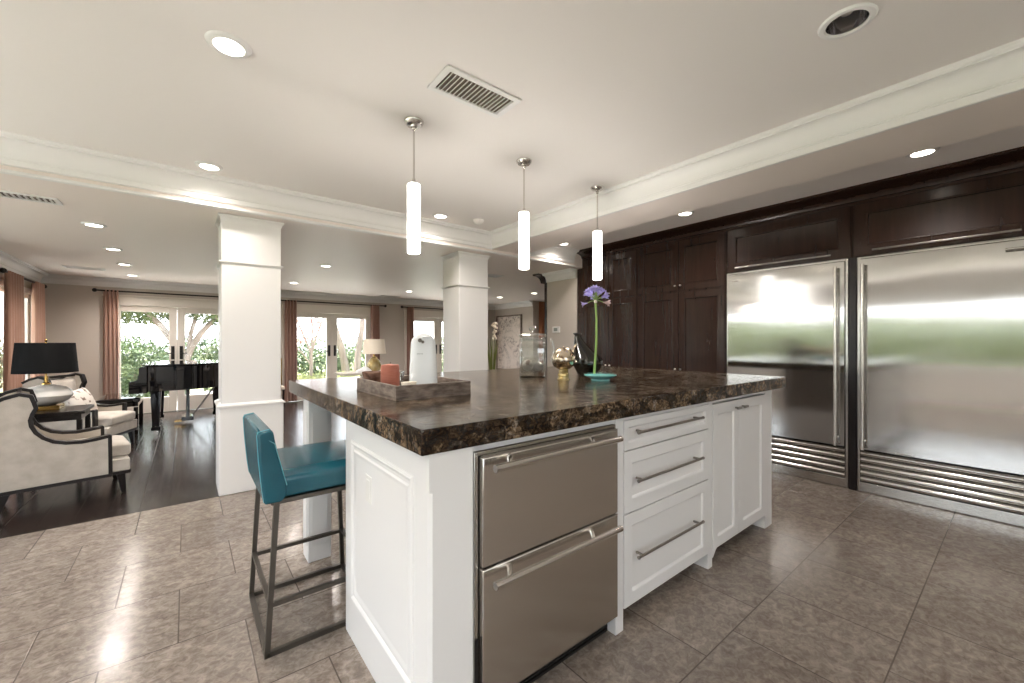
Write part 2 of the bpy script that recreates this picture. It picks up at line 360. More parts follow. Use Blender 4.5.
def plank_material():
    m, nt, p, N, L = node_mat('dark_plank_floor')
    tc = N('ShaderNodeTexCoord').outputs['Object']; sp = N('ShaderNodeSeparateXYZ'); L(tc, sp.inputs[0]); x, y = sp.outputs[0], sp.outputs[1]
    col = math_n(nt, 'DIVIDE', math_n(nt, 'ADD', x, .30), .19); cid = math_n(nt, 'FLOOR', col); cf = math_n(nt, 'FRACT', col)
    wn = N('ShaderNodeTexWhiteNoise'); wn.noise_dimensions = '1D'; L(cid, wn.inputs['W'])
    yy = math_n(nt, 'DIVIDE', math_n(nt, 'ADD', y, math_n(nt, 'MULTIPLY', wn.outputs['Value'], 3.0)), 1.7); yf = math_n(nt, 'FRACT', yy)
    ex = math_n(nt, 'MINIMUM', cf, math_n(nt, 'SUBTRACT', 1.0, cf)); ey = math_n(nt, 'MULTIPLY', math_n(nt, 'MINIMUM', yf, math_n(nt, 'SUBTRACT', 1.0, yf)), 9.0)
    e = math_n(nt, 'MINIMUM', ex, ey)
    jr = N('ShaderNodeMapRange'); jr.inputs['From Min'].default_value = .006; jr.inputs['From Max'].default_value = .03; L(e, jr.inputs['Value'])
    v = mapping(nt, tc, scale=(7, .6, 1)); n1 = noise_n(nt, v, 4, 7, .6, .4)
    v2 = mapping(nt, tc, scale=(7, .5, 1)); n2 = noise_n(nt, v2, 4, 3)
    c = ramp(nt, n1, [(.3, (.010, .0065, .0055, 1)), (.7, (.033, .022, .018, 1))])
    c = mixc(nt, jr.outputs[0], (.003, .002, .002, 1), c); L(c, p.inputs['Base Color'])
    L(math_n(nt, 'ADD', .16, math_n(nt, 'MULTIPLY', n2, .14)), p.inputs['Roughness'])
    h = math_n(nt, 'ADD', math_n(nt, 'MULTIPLY', jr.outputs[0], .5), math_n(nt, 'MULTIPLY', n2, .35))
    bp = N('ShaderNodeBump'); bp.inputs['Strength'].default_value = .45; bp.inputs['Distance'].default_value = .004; L(h, bp.inputs['Height']); L(bp.outputs[0], p.inputs['Normal'])
    return m
M['plank'] = plank_material()

def granite_material():
    m, nt, p, N, L = node_mat('brown_granite')
    tc = N('ShaderNodeTexCoord').outputs['Object']
    v = mapping(nt, tc, scale=(1, 1.3, 1.3), rot=(0, 0, rad(24)))
    n1 = noise_n(nt, v, 9, 6, .70, 1.8); n2 = noise_n(nt, v, 46, 5, .68, 1.0); n3 = noise_n(nt, v, 3.6, 5, .66, 1.8); n4 = noise_n(nt, v, 95, 3, .6, .4)
    base = ramp(nt, n2, [(.34, (.010, .008, .007, 1)), (.46, (.055, .037, .024, 1)), (.56, (.16, .105, .058, 1)), (.68, (.32, .24, .155, 1))])
    pale = ramp(nt, n4, [(.38, (.07, .055, .043, 1)), (.52, (.24, .20, .16, 1)), (.66, (.46, .41, .34, 1))])
    c = mixc(nt, ramp(nt, n1, [(.53, (0, 0, 0, 1)), (.63, (1, 1, 1, 1))]), base, pale)
    c = mixc(nt, ramp(nt, n3, [(.47, (0, 0, 0, 1)), (.53, (1, 1, 1, 1))]), c, mixc(nt, 1.0, c, (.22, .20, .185, 1), 'MULTIPLY'))
    L(c, p.inputs['Base Color']); L(math_n(nt, 'ADD', .08, math_n(nt, 'MULTIPLY', n1, .16)), p.inputs['Roughness'])
    L(ramp(nt, n1, [(.42, (.12, .12, .12, 1)), (.58, (.50, .50, .50, 1))]), p.inputs['Specular IOR Level'])
    bp = N('ShaderNodeBump'); bp.inputs['Strength'].default_value = .16; bp.inputs['Distance'].default_value = .002; L(n2, bp.inputs['Height']); L(bp.outputs[0], p.inputs['Normal'])
    return m
M['granite'] = granite_material()

def steel_material(name, col, rough, rot, wave):
    m, nt, p, N, L = node_mat(name)
    tc = N('ShaderNodeTexCoord').outputs['Object']
    p.inputs['Base Color'].default_value = col; p.inputs['Metallic'].default_value = 1; p.inputs['Roughness'].default_value = rough
    p.inputs['Anisotropic'].default_value = .95; p.inputs['Anisotropic Rotation'].default_value = rot
    tg = N('ShaderNodeTangent'); tg.direction_type = 'RADIAL'; tg.axis = 'Z'; L(tg.outputs[0], p.inputs['Tangent'])
    n = noise_n(nt, mapping(nt, tc, scale=(1, .25, 90)), 3, 4); n2 = noise_n(nt, mapping(nt, tc, scale=(.4, .5, 1.6)), 1.1, 2)
    h = math_n(nt, 'ADD', math_n(nt, 'MULTIPLY', n, .006), math_n(nt, 'MULTIPLY', n2, wave))
    bp = N('ShaderNodeBump'); bp.inputs['Strength'].default_value = .35; bp.inputs['Distance'].default_value = .02; L(h, bp.inputs['Height']); L(bp.outputs[0], p.inputs['Normal'])
    return m
M['steel'] = steel_material('brushed_steel_door', (.55, .535, .515, 1), .105, 0.0, .42)
M['steel_dk'] = steel_material('brushed_steel_drawer', (.70, .67, .63, 1), .24, 0.0, .5)
M['steel_frame'] = mat('satin_steel_frame', (.58, .56, .53, 1), .22, 1, bump=(60, .02, (1, 1, 20)))

# ------------------------------------------------------------------ the room
ZC, ZL, YH = 2.75, 2.51, 4.30        # kitchen ceiling, living-room ceiling, kitchen face of the header
floor = struct('floor', B().box(-3.3, 5.6, -2.7, 4.443, -.06, 0), M['tile'], 'brown stone tile kitchen floor laid in a half offset', 'floor')
struct('floor_living', B().box(-3.3, 10.2, 4.443, 10.52, -.06, -.002), M['plank'], 'dark glossy plank floor of the living room', 'floor')

def ceiling_with_hole(x0, x1, y0, y1, z, t, cx, cy_, r, h=.2, n=32):
    b = B()
    b.box(x0, cx-h, y0, y1, z, z+t); b.box(cx+h, x1, y0, y1, z, z+t); b.box(cx-h, cx+h, y0, cy_-h, z, z+t); b.box(cx-h, cx+h, cy_+h, y1, z, z+t)
    def sq(k):
        a = 2*PI*k/n; c, s = math.cos(a), math.sin(a); q = h / max(abs(c), abs(s)); return (cx+c*q, cy_+s*q)
    vs = []
    for zz in (z, z+t):
        vs += [(*sq(k), zz) for k in range(n)] + [(cx+r*math.cos(2*PI*k/n), cy_+r*math.sin(2*PI*k/n), zz) for k in range(n)]
    fs = []
    for k in range(n):
        j = (k+1) % n
        fs += [(k, j, n+j, n+k), (2*n+k, 3*n+k, 3*n+j, 2*n+j), (n+k, n+j, 3*n+j, 3*n+k)]
    b.add(vs, fs); return b
struct('ceiling', ceiling_with_hole(-3.3, 5.6, -2.7, YH, ZC, .2, 2.233, .482, .075), M['ceiling'], 'pale flat raised ceiling over the kitchen', 'ceiling')
struct('ceiling_living', B().box(-3.3, 10.2, YH+.45, 10.52, ZL, ZL+.3), M['ceiling_low'], 'taupe living room ceiling with recessed lights', 'ceiling')
struct('beam_header', B().box(-3.3, 5.6, YH, YH+.45, ZL, ZL+.44), M['ceiling_low'], 'dropped header between kitchen and living room', 'beam')
struct('beam_soffit', B().box(3.10, 3.6, -2.7, YH, 2.56, ZC), M['ceiling_low'], 'dropped soffit beam in front of the dark cabinets', 'beam')

def crown(z1, h, d):
    z0 = z1 - h; p = [(0, z0), (.018, z0), (.024, z0+.005), (.024, z0+.042), (.031, z0+.046), (.031, z0+.054), (.034, z0+.056)]
    for k in range(0, 9):
        a = k / 8 * PI / 2
        p.append((.034 + (d-.026-.034) * (1 - math.cos(a)), z0+.056 + (h-.056-.034) * math.sin(a)))
    return p + [(d-.014, z1-.034), (d-.014, z1-.026), (d-.004, z1-.020), (d, z1-.014), (d, z1), (0, z1)]
struct('trim_1', B().sweep(crown(ZC, .19, .125), [(-3.3, YH), (3.10, YH), (3.10, -2.7)]), M['trim'], 'white crown moulding around the raised kitchen ceiling', 'moulding', sharp=25)
struct('trim_2', B().sweep(crown(ZC, .19, .125), [(3.6, YH), (4.62, YH)]), M['trim'], 'short white crown moulding beside the dark pantry', 'moulding', sharp=25)
struct('trim_3', B().sweep([(0, 2.503), (.03, 2.503), (.04, 2.510), (.04, 2.520), (.03, 2.527), (.012, 2.531), (0, 2.531)], [(-3.3, YH), (4.62, YH)]), M['trim'], 'thin white bead along the bottom of the header', 'moulding', sharp=25)
struct('trim_4', B().sweep(crown(ZL, .15, .14), [(-3.18, 4.75), (-3.18, 6.8), (-1.95, 6.8), (-1.95, 10.4), (7.6, 10.4), (7.6, 8.6)]), M['trim'], 'white crown moulding around the living room', 'moulding', sharp=25)

# walls of the living room, with door openings
def wall_openings(axis, fixed, thick, a0, a1, z0, z1, holes):
    b = B()
    def bx(p, q, r, s):
        if q - p < 1e-4 or s - r < 1e-4: return
        if axis == 'x': b.box(p, q, fixed, fixed+thick, r, s)
        else: b.box(fixed, fixed+thick, p, q, r, s)
    cur = a0
    for h0, h1, hz0, hz1 in sorted(holes):
        bx(cur, h0, z0, z1); bx(h0, h1, z0, hz0); bx(h0, h1, hz1, z1); cur = h1
    bx(cur, a1, z0, z1); return b
DOORS = [-.138, 2.75, 5.61]; DW = .93; DH = 2.04
struct('wall_north', wall_openings('x', 10.4, .12, -2.1, 7.7, 0, ZL, [(c-DW-.03, c+DW+.03, 0, DH+.03) for c in DOORS]), M['wall'], 'taupe far living room wall with three pairs of glass doors', 'wall')
struct('wall_west', wall_openings('y', -2.07, .12, 6.8, 10.4, 0, ZL, [(8.45, 9.95, .55, 2.12)]), M['wall'], 'taupe left living room wall with a curtained window', 'wall')
struct('wall_east', B().box(7.6, 7.72, 8.6, 10.4, 0, ZL), M['wall'], 'taupe right living room wall with the large print', 'wall')
struct('wall_recess', B().box(7.72, 10.2, 8.6, 8.72, 0, ZL), M['wall'], 'taupe wall of the recess behind the rust curtain', 'wall')
struct('wall_recess_east', B().box(10.08, 10.2, 5.07, 8.6, 0, ZL), M['wall'], 'taupe end wall of the living room recess', 'wall')
struct('wall_recess_south', B().box(5.5, 10.1, 4.95, 5.07, 0, ZL), M['wall'], 'taupe wall behind the kitchen cabinets', 'wall')
struct('wall_pier', B().box(4.80, 5.5, 4.40, 5.07, 0, ZL), M['wall'], 'taupe wall end with a thermostat beside the pantry', 'wall')
struct('wall_kitchen_east', B().box(5.47, 5.6, -2.7, YH, 0, ZC), M['wall'], 'kitchen wall behind the refrigerators', 'wall')
struct('wall_kitchen_west', wall_openings('y', -3.3, .12, -2.7, 6.92, 0, ZC, [(-2.2, 6.4, .82, 2.24)]), M['trim'], 'kitchen wall with a wide window', 'wall')
struct('wall_kitchen_south', wall_openings('x', -2.7, .12, -3.3, 5.6, 0, ZC, [(-1.0, 1.4, 1.0, 2.25)]), M['trim'], 'unseen white kitchen wall with an added window', 'wall')  # unseen wall, white to bounce fill light; window added for daylight
struct('wall_corner', B().box(-3.18, -1.95, 6.8, 6.92, 0, ZL), M['wall'], 'short taupe wall at the left corner of the living room', 'wall')
struct('trim_5', B().sweep(crown(ZL, .14, .12), [(4.80, 5.07), (4.80, 4.40)]), M['trim'], 'white crown moulding on the thermostat wall', 'moulding', sharp=25)
struct('baseboard_north', B().box(-1.95, DOORS[0]-DW-.12, 10.38, 10.4, 0, .14).box(DOORS[0]+DW+.12, DOORS[1]-DW-.12, 10.38, 10.4, 0, .14).box(DOORS[1]+DW+.12, DOORS[2]-DW-.12, 10.38, 10.4, 0, .14).box(DOORS[2]+DW+.12, 7.6, 10.38, 10.4, 0, .14), M['trim'], 'white baseboard on the far wall', 'baseboard')
struct('baseboard_west', B().box(-1.95, -1.93, 6.8, 10.38, 0, .14), M['trim'], 'white baseboard on the left living room wall', 'baseboard')

# windows of the kitchen (beside the camera, and one added behind it for light)
def big_window(name, axis, fixed, a0, a1, z0, z1, n, label):
    b = B(); g = B(); w = .06
    def bx(bb, p, q, r, s, t=.05):
        if axis == 'y': bb.box(fixed-t/2, fixed+t/2, p, q, r, s)
        else: bb.box(p, q, fixed-t/2, fixed+t/2, r, s)
    bx(b, a0, a1, z0, z0+w); bx(b, a0, a1, z1-w, z1)
    for k in range(n+1):
        c = a0 + (a1-a0)*k/n; bx(b, max(a0, c-w/2), min(a1, c+w/2), z0+w, z1-w)
    fr = obj(name, b, M['trim'], None); fr['kind'] = 'structure'; fr['label'] = label; fr['category'] = 'window'
    bx(g, a0+.01, a1-.01, z0+.01, z1-.01, .008); obj('pane', g, M['pane'], fr)
    return fr
big_window('window_1', 'y', -3.24, -2.2, 6.4, .82, 2.24, 5, 'wide white framed kitchen window facing the garden')
big_window('window_2', 'x', -2.64, -1.0, 1.4, 1.0, 2.25, 2, 'added white framed window behind the camera, letting in fill light')  # unseen window, added and sized to light the island front
wl = big_window('window_3', 'y', -2.0, 8.45, 9.95, .55, 2.12, 2, 'white window between copper curtains on the left wall')
wb = B().box(-1.955, -1.925, 8.37, 8.45, .5, 2.2).box(-1.955, -1.925, 9.95, 10.03, .5, 2.2).box(-1.955, -1.925, 8.37, 10.03, 2.12, 2.2).box(-1.955, -1.90, 8.35, 10.05, .50, .55)
obj('window_frame', wb, M['trim'], wl)

# french doors
def french_door(i, c, label):
    t = thing('door_%d' % i, label, 'door', (c, 10.42, 0), kind='structure')
    fb = B(); o = .10
    for s in (-1, 1):
        a, b_ = sorted((c + s*DW, c + s*(DW+o))); fb.box(a, b_, 10.375, 10.4, 0, DH+.16)
        a, b_ = sorted((c + s*DW, c + s*(DW+.03))); fb.box(a, b_, 10.4, 10.50, 0, DH+.03)
    fb.box(c-DW, c+DW, 10.375, 10.4, DH, DH+.16).box(c-DW, c+DW, 10.4, 10.50, DH, DH+.03)
    fb.box(c-DW-o-.02, c+DW+o+.02, 10.36, 10.4, DH+.16, DH+.19)
    obj('door_frame', fb, M['door'], t, bevel=.004)
    for s in (-1, 1):
        x0, x1 = (c-DW+.004, c-.002) if s < 0 else (c+.002, c+DW-.004); st = .118
        lf = B().box(x0, x0+st, 10.42, 10.465, .01, DH-.005).box(x1-st, x1, 10.42, 10.465, .01, DH-.005)
        lf.box(x0+st, x1-st, 10.42, 10.465, .01, .30).box(x0+st, x1-st, 10.42, 10.465, 1.93, DH-.005)
        leaf = obj('door_leaf', lf, M['door'], t, bevel=.004)
        obj('pane', B().box(x0+st-.005, x1-st+.005, 10.438, 10.446, .295, 1.935), M['pane'], leaf)
        hx = c + s*.065
        obj('handle', B().box(hx-.026, hx+.026, 10.408, 10.42, 1.02, 1.28).tube([(hx, 10.41, 1.14), (hx, 10.37, 1.14), (hx-s*0.0+s*.09, 10.365, 1.14)], .011, 8), M['iron_black'], leaf, bevel=.003)
    return t
french_door(1, DOORS[0], 'cream french doors behind the black piano')
french_door(2, DOORS[1], 'cream french doors between the two white pillars')
french_door(3, DOORS[2], 'cream french doors beside the right white pillar')

# pillars
def pillar(name, x0, x1, y0, y1, label):
    t = thing(name, label, 'pillar', ((x0+x1)/2, (y0+y1)/2, 0), kind='structure')
    obj('shaft', B().box(x0, x1, y0, y1, .80, 2.50), M['trim'], t, bevel=.006)
    e = .02; c = .03
    pl = lambda k: [(x0-k+c, y0-k), (x1+k-c, y0-k), (x1+k, y0-k+c), (x1+k, y1+k-c), (x1+k-c, y1+k), (x0-k+c, y1+k), (x0-k, y1+k-c), (x0-k, y0-k+c)]
    obj('plinth', B().box(x0-e, x1+e, y0-e, y1+e, 0, .79), M['trim'], t, bevel=.01)
    ring = lambda prof: B().sweep(prof, [(x0, (y0+y1)/2), (x0, y0), (x1, y0), (x1, y1), (x0, y1), (x0, (y0+y1)/2)])
    obj('plinth_cap', ring([(0, .785), (e+.012, .785), (e+.012, .797), (e, .806), (.006, .815), (0, .815)]), M['trim'], t)
    obj('band', ring([(0, 2.068), (.006, 2.068), (.012, 2.078), (.018, 2.082), (.018, 2.090), (0, 2.093)]), M['trim'], t)
    obj('capital', ring([(0, 2.45), (.004, 2.45), (.008, 2.47), (.018, 2.488), (.024, 2.492), (.024, 2.506), (0, 2.506)]), M['trim'], t)
    return t
# the sweep runs counter-clockwise, so outwards is on the right hand
pillar('pillar_left', .245, .712, 4.45, 4.86, 'square white pillar behind the teal bar stool')
pillar('pillar_right', 2.69, 3.135, 4.45, 4.86, 'square white pillar behind the glass canister')

# ------------------------------------------------------------------ ceiling fixtures
def lamp_light(x, y, z, power, r=.06, spot=150):
    d = bpy.data.lights.new('downlight_beam', 'SPOT'); o = bpy.data.objects.new('downlight_beam', d); C.objects.link(o)
    d.energy = power; d.color = (1, .91, .84); d.spot_size = rad(spot); d.spot_blend = .9; d.shadow_soft_size = r; o.location = (x, y, z - .02)
def make_downlight(name='recessed_light'):
    t = thing(name, 'x', 'ceiling light', (0, 0, 0), 'recessed ceiling lights')
    obj('trim_ring', B().lathe([(.062, -.012), (.072, -.014), (.086, -.008), (.092, 0), (.062, 0)], n=32, closed=True), M['trim'], t)
    obj('lens', B().lathe([(0, -.009), (.03, -.0095), (.055, -.008), (.0625, -.004), (.0625, 0), (0, 0)], n=32), M['downlight'], t)
    return t
DL = [  # x, y, z, lit power factor, label
    (.142, 4.00, ZC, 1.0, 'recessed light in the kitchen ceiling just before the crown moulding, above the left pillar'),
    (.156, 2.31, ZC, 1.0, 'largest lit recessed light, in the raised ceiling at upper left'),
    (2.184, 4.00, ZC, 1.0, 'recessed light in the kitchen ceiling near the right pillar, beside the tall pendant'),
    (4.19, .47, ZC, 1.0, 'recessed light in front of the right-hand refrigerator cabinet'),
    (4.19, 2.28, ZC, 1.0, 'recessed light above the seam between pantry and left refrigerator'),
    (4.15, 4.05, ZC, 1.0, 'recessed light at the far end of the pantry, behind the third pendant'),
    (-.70, 5.65, ZL, 2.0, 'nearest living room recessed light of the row leading to the piano doors'),
    (-.70, 6.99, ZL, 2.0, 'second living room recessed light of the row leading to the piano doors'),
    (-.71, 8.27, ZL, 2.0, 'third living room recessed light of the row leading to the piano doors'),
    (-.72, 9.55, ZL, 2.0, 'farthest recessed light of the row leading to the piano doors'),
    (1.64, 6.54, ZL, 2.0, 'living room recessed light just right of the left pillar, the nearer of two'),
    (1.63, 8.81, ZL, 2.0, 'living room recessed light right of the left pillar, in front of the french doors curtain'),
    (3.94, 8.68, ZL, 2.0, 'living room recessed light in front of the wall between two french doors'),
    (6.29, 8.39, ZL, 2.0, 'recessed light above the plant and the large print'),
    (6.40, 7.20, ZL, 2.0, 'recessed light before the rust curtain, right of the print'),
]
proto = None
for x, y, z, k, lab in DL:
    if proto is None: proto = make_downlight(); t = proto; t.location = (x, y, z); t['label'] = lab
    else: t = dup(proto, (x, y, z), None, lab)
    lamp_light(x, y, z, LAMP_DOWN * k)
# unseen lamps added to brighten the dark living room recess
for x, y in ((8.8, 6.9), (9.2, 8.0)):
    t = dup(proto, (x, y, ZL), None, 'added recessed light brightening the living room recess, hidden behind the pantry'); lamp_light(x, y, ZL, LAMP_DOWN)
for x, y in ((2.2, -1.6), (-.9, .5), (-1.9, 2.4), (.2, -1.6), (-2.0, -.8)):  # unseen kitchen lamps, added as fill
    t = dup(proto, (x, y, ZC), None, 'added recessed fill light in the kitchen ceiling beyond the picture'); lamp_light(x, y, ZC, LAMP_DOWN)
# the open reflector downlight, upper right
t = thing('reflector_downlight', 'unlit recessed downlight with open mirror reflector at upper right', 'ceiling light', (2.233, .482, ZC))
obj('trim_ring', B().lathe([(.074, -.006), (.080, -.010), (.096, -.008), (.102, 0), (.074, 0)], 2.233, .482, closed=True).xf(Matrix.Translation((0, 0, ZC))), M['trim'], t)
obj('reflector', B().lathe([(.0745, 0), (.070, .05), (.058, .10), (.040, .13), (.0, .14), (0, .145), (.045, .135), (.064, .10), (.0748, .05), (.0749, 0)], 2.233, .482, closed=True).xf(Matrix.Translation((0, 0, ZC))), M['chrome'], t)
obj('bulb', B().lathe([(0, .035), (.02, .038), (.036, .055), (.040, .08), (.030, .11), (.02, .138), (0, .138)], 2.233, .482).xf(Matrix.Translation((0, 0, ZC))), M['lamp_ceramic'], t)

def vent(name, label, x0, x1, y0, y1, z, n, along='x', slot='slot'):
    t = thing(name, label, 'vent', ((x0+x1)/2, (y0+y1)/2, z)); f = .032
    fr = B().box(x0, x1, y0, y0+f, z-.010, z).box(x0, x1, y1-f, y1, z-.010, z).box(x0, x0+f, y0+f, y1-f, z-.010, z).box(x1-f, x1, y0+f, y1-f, z-.010, z)
    obj('frame', fr, M['trim'], t, bevel=.003)
    obj('duct_shade_sheet', B().box(x0+f, x1-f, y0+f, y1-f, z-.0015, z-.0002), M['slot'], t)  # flat brown sheet; the duct's shade is put into its colour
    sl = B()
    for k in range(n):
        if along == 'x':
            c = x0+f + (x1-x0-2*f)*(k+.5)/n; st = len(sl.v); sl.box(c-.0012, c+.0012, y0+f, y1-f, z-.016, z-.002)
            sl.xf(Matrix.Translation((c, 0, z-.009)) @ Matrix.Rotation(rad(24), 4, 'Y') @ Matrix.Translation((-c, 0, -z+.009)), st)
        else:
            c = y0+f + (y1-y0-2*f)*(k+.5)/n; sl.box(x0+f, x1-f, c-.002, c+.002, z-.014, z-.002)
    obj('louvre', sl, M['trim'], t)
    return t
vent('ceiling_vent', 'white louvred vent in the raised kitchen ceiling above the first pendant', 1.02, 1.497, 1.79, 2.023, ZC, 17)
vent('ceiling_vent', 'louvred vent in the living room ceiling at far left, nearest to the header', -1.60, -.80, 4.80, 5.0, ZL, 22)
vent('ceiling_vent', 'narrow slot vent in the living room ceiling near the left corner', -1.45, -1.0, 8.98, 9.18, ZL, 8, 'y')
vent('ceiling_vent', 'slot vent in the living room ceiling above the cream lamp', 3.75, 4.25, 9.88, 10.08, ZL, 8, 'y')
vent('ceiling_vent', 'dark slot vent in the living room ceiling right of the right pillar', 3.85, 4.30, 5.62, 5.86, ZL, 10)
t = thing('smoke_detector', 'round white smoke detector on the raised ceiling near its corner', 'smoke detector', (2.60, 3.88, ZC))
obj('body', B().lathe([(0, -.042), (.035, -.042), (.05, -.034), (.062, -.012), (.062, 0), (0, 0)], 2.60, 3.88).xf(Matrix.Translation((0, 0, ZC))), M['ceiling'], t)
obj('sensor_ring', B().lathe([(.03, -.047), (.036, -.047), (.036, -.040), (.03, -.040)], 2.60, 3.88, closed=True).xf(Matrix.Translation((0, 0, ZC))), M['plastic'], t)

def make_pendant():
    t = thing('pendant_light', 'x', 'pendant light', (0, 0, 0), 'glass tube pendants over the island')
    obj('canopy', B().lathe([(0, -.038), (.018, -.038), (.022, -.030), (.045, -.026), (.058, -.012), (.061, -.004), (.061, 0), (0, 0)]), M['nickel'], t)
    obj('hang_knob', B().ball((.0, 0, -.046), .014, .014, .014, 12, 8), M['nickel'], t)
    obj('rod', B().tube([(0, 0, -.05), (0, 0, -.39)], .0062, 10), M['nickel'], t)
    obj('socket_cap', B().lathe([(0, -.3955), (.02, -.3955), (.036, -.395), (.036, -.390), (.012, -.382), (.009, -.36), (0, -.36)]), M['nickel'], t)
    obj('glass_tube', B().lathe([(.0, -.826), (.034, -.826), (.039, -.823), (.0405, -.818), (.0405, -.402), (.037, -.396), (0, -.396)], n=36), M['pendant'], t)
    obj('set_screw', B().tube([(.039, 0, -.422), (.047, 0, -.422)], .005, 8), M['nickel'], t)
    obj('set_screw', B().tube([(-.0195, -.034, -.422), (-.0235, -.041, -.422)], .005, 8), M['nickel'], t)
    return t
pp = make_pendant()
for i, (x, lab) in enumerate(((1.117, 'nearest white glass tube pendant, over the tray end of the island'), (2.02, 'middle white glass tube pendant, above the glass canister'), (2.88, 'third white glass tube pendant, hanging above the purple flower'))):
    if i == 0: pp.location = (x, 2.39, ZC); pp['label'] = lab
    else: dup(pp, (x, 2.39, ZC), None, lab)
    d = bpy.data.lights.new('pendant_bulb', 'POINT'); o = bpy.data.objects.new('pendant_bulb', d); C.objects.link(o)
    d.energy = 9; d.color = (1, .94, .87); d.shadow_soft_size = .04; o.location = (x, 2.39, 1.86)

# ------------------------------------------------------------------ the island
SH = [(0, 0), (.055, 0), (.060, -.0015), (.066, -.010), (.070, -.011)]       # shaker frame with a small bevel
def front_panel(name, x0, x1, z0, z1, y, m, parent, st=.06, bevel=.0015):
    k = [(0, 0), (st, 0), (st+.005, -.002), (st+.012, -.011), (st+.016, -.0115)]
    return obj(name, B().panel((x0, y, z0), (1, 0, 0), (0, 0, 1), (0, -1, 0), x1-x0, z1-z0, k), m, parent, bevel=bevel, sharp=20)
def bar_pull(x0, x1, y, z, parent, m, r=.0065, stand=.035, name='handle'):
    b = B().tube([(x0, y-stand, z), (x1, y-stand, z)], r, 12)
    for x in (x0+.035, x1-.035): b.tube([(x, y+.002, z), (x, y-stand, z)], r*.9, 10)
    for x in (x0, x1): b.tube([(x-.004, y-stand, z), (x+.004, y-stand, z)], r*1.25, 12)
    return obj(name, b, m, parent)

YF = 1.19
isl = thing('island_base', 'white kitchen island base with panelled end and square corner posts', 'kitchen island', (2.0, 1.6, 0))
# carcass: end walls, back wall, stiles, feet
cb = B().box(.615, 3.43, 1.80, 2.02, .0, 1.017)                                   # back block
cb.box(3.40, 3.43, YF+.02, 1.80, .0, 1.017).box(.645, 3.40, YF+.10, 1.80, 1.000, 1.017)
obj('carcass', cb, M['cab_white'], isl, bevel=.002)
endp = B().panel((.595, 2.02, .0), (0, -1, 0), (0, 0, 1), (-1, 0, 0), .785, 1.017, [(0, 0)], .022)
fld = B().panel((.595, 1.925, .195), (0, -1, 0), (0, 0, 1), (-1, 0, 0), .655, .725, [(0, 0.0005), (.003, .006), (.010, .009), (.018, .006), (.024, .001), (.036, .001), (.044, .005), (.052, .003), (.058, .0012), (.064, .0012)], .001)
ep = obj('end_panel', endp, M['cab_white'], isl, bevel=.003)
obj('panel_moulding', fld, M['cab_white'], ep, sharp=25)
obj('outlet_plate', B().panel((.595, 1.735, .700), (0, -1, 0), (0, 0, 1), (-1, 0, 0), .072, .115, [(0, 0), (.003, .004), (.018, .004), (.020, .006), (.030, .006)], .001), M['plastic'], ep, label='white wall outlet')
YP = 1.158
obj('corner_post', B().prism([(.592, YP+.012), (.604, YP), (.752, YP), (.752, 1.24), (.592, 1.24)], 'z', 0, .895).prism([(.592, YP), (.752, YP), (.752, 1.24), (.592, 1.24)], 'z', .895, 1.017), M['cab_white'], isl)
obj('filler_strip', B().box(.752, .777, YF, 1.24, 0, 1.017), M['cab_white'], isl)
for a, b_, yd in ((1.563, 1.622, 1.30), (2.452, 2.505, 1.30), (3.312, 3.44, 1.32)):
    obj('stile', B().box(a, b_, YF-.001, yd, 0, 1.017), M['cab_white'], isl, bevel=.003)
obj('plinth_board', B().box(1.62, 3.40, 1.30, 1.32, 0, .12), M['toe'], isl)
tg = B().box(.78, 1.56, 1.235, 1.26, 0, .104)
for k in range(5): tg.box(.79, 1.55, 1.226, 1.236, .012+k*.018, .020+k*.018)
obj('toe_grille', tg, M['toe'], isl)
obj('top_rail', B().box(1.622, 3.312, YF, YF+.03, .994, 1.017).box(.775, 1.563, YF+.004, YF+.03, .988, 1.017), M['cab_white'], isl)
br = [(2.505, .10), (2.505, .05), (2.52, .055), (2.535, .072), (2.548, .085), (2.57, .10)]
obj('foot_bracket', B().prism(br, 'y', YF, YF+.02), M['cab_white'], isl)
for (x, y) in ((.59, 2.76), (3.33, 2.76)):
    pg = obj('post', B().box(x, x+.135, y, y+.135, 0, 1.017), M['cab_white'], isl, bevel=.004)
    obj('post_panel', B().box(x-.006, x, y+.02, y+.115, .10, .93).box(x+.02, x+.115, y-.006, y, .10, .93).box(x+.135, x+.141, y+.02, y+.115, .10, .93), M['cab_white'], pg, bevel=.004)
# worktop
ct = obj('countertop', B().box(.563, 3.605, 1.150, 3.215, 1.018, 1.099), M['granite'], None, at=(2.1, 2.1, 1.018), bevel=.003)
tag(ct, 'thick polished brown and black granite worktop of the island', 'countertop')

# drawer cabinet
dc = thing('drawer_cabinet', 'white three-drawer unit of the island with long bar pulls', 'cabinet', (2.03, 1.4, .1))
obj('body', B().box(1.626, 2.448, YF+.02, 1.78, .10, .98), M['cab_white'], dc)
for z0, z1, hz in ((.850, .992, .935), (.548, .843, .704), (.100, .541, .339)):
    dr = front_panel('drawer', 1.626, 2.449, z0, z1, YF-.004, M['cab_white'], dc, .058 if z1-z0 > .2 else .030)
    bar_pull(1.69, 2.313, YF-.004, hz, dr, M['nickel_dark'], .0068, .036)
# door cabinet
kc = thing('door_cabinet', 'white two-door unit at the right end of the island', 'cabinet', (2.9, 1.4, .1))
obj('body', B().box(2.508, 3.309, YF+.02, 1.78, .10, .98), M['cab_white'], kc)
for x0, x1, kx in ((2.508, 2.866, 2.815), (2.870, 3.309, 2.915)):
    dd = front_panel('door', x0, x1, .100, .985, YF-.004, M['cab_white'], kc, .062)
    obj('knob', B().tube([(kx, YF-.003, .938), (kx, YF-.026, .938)], .006, 10).box(kx-.028, kx+.028, YF-.038, YF-.024, .930, .946), M['nickel_dark'], dd, bevel=.003)
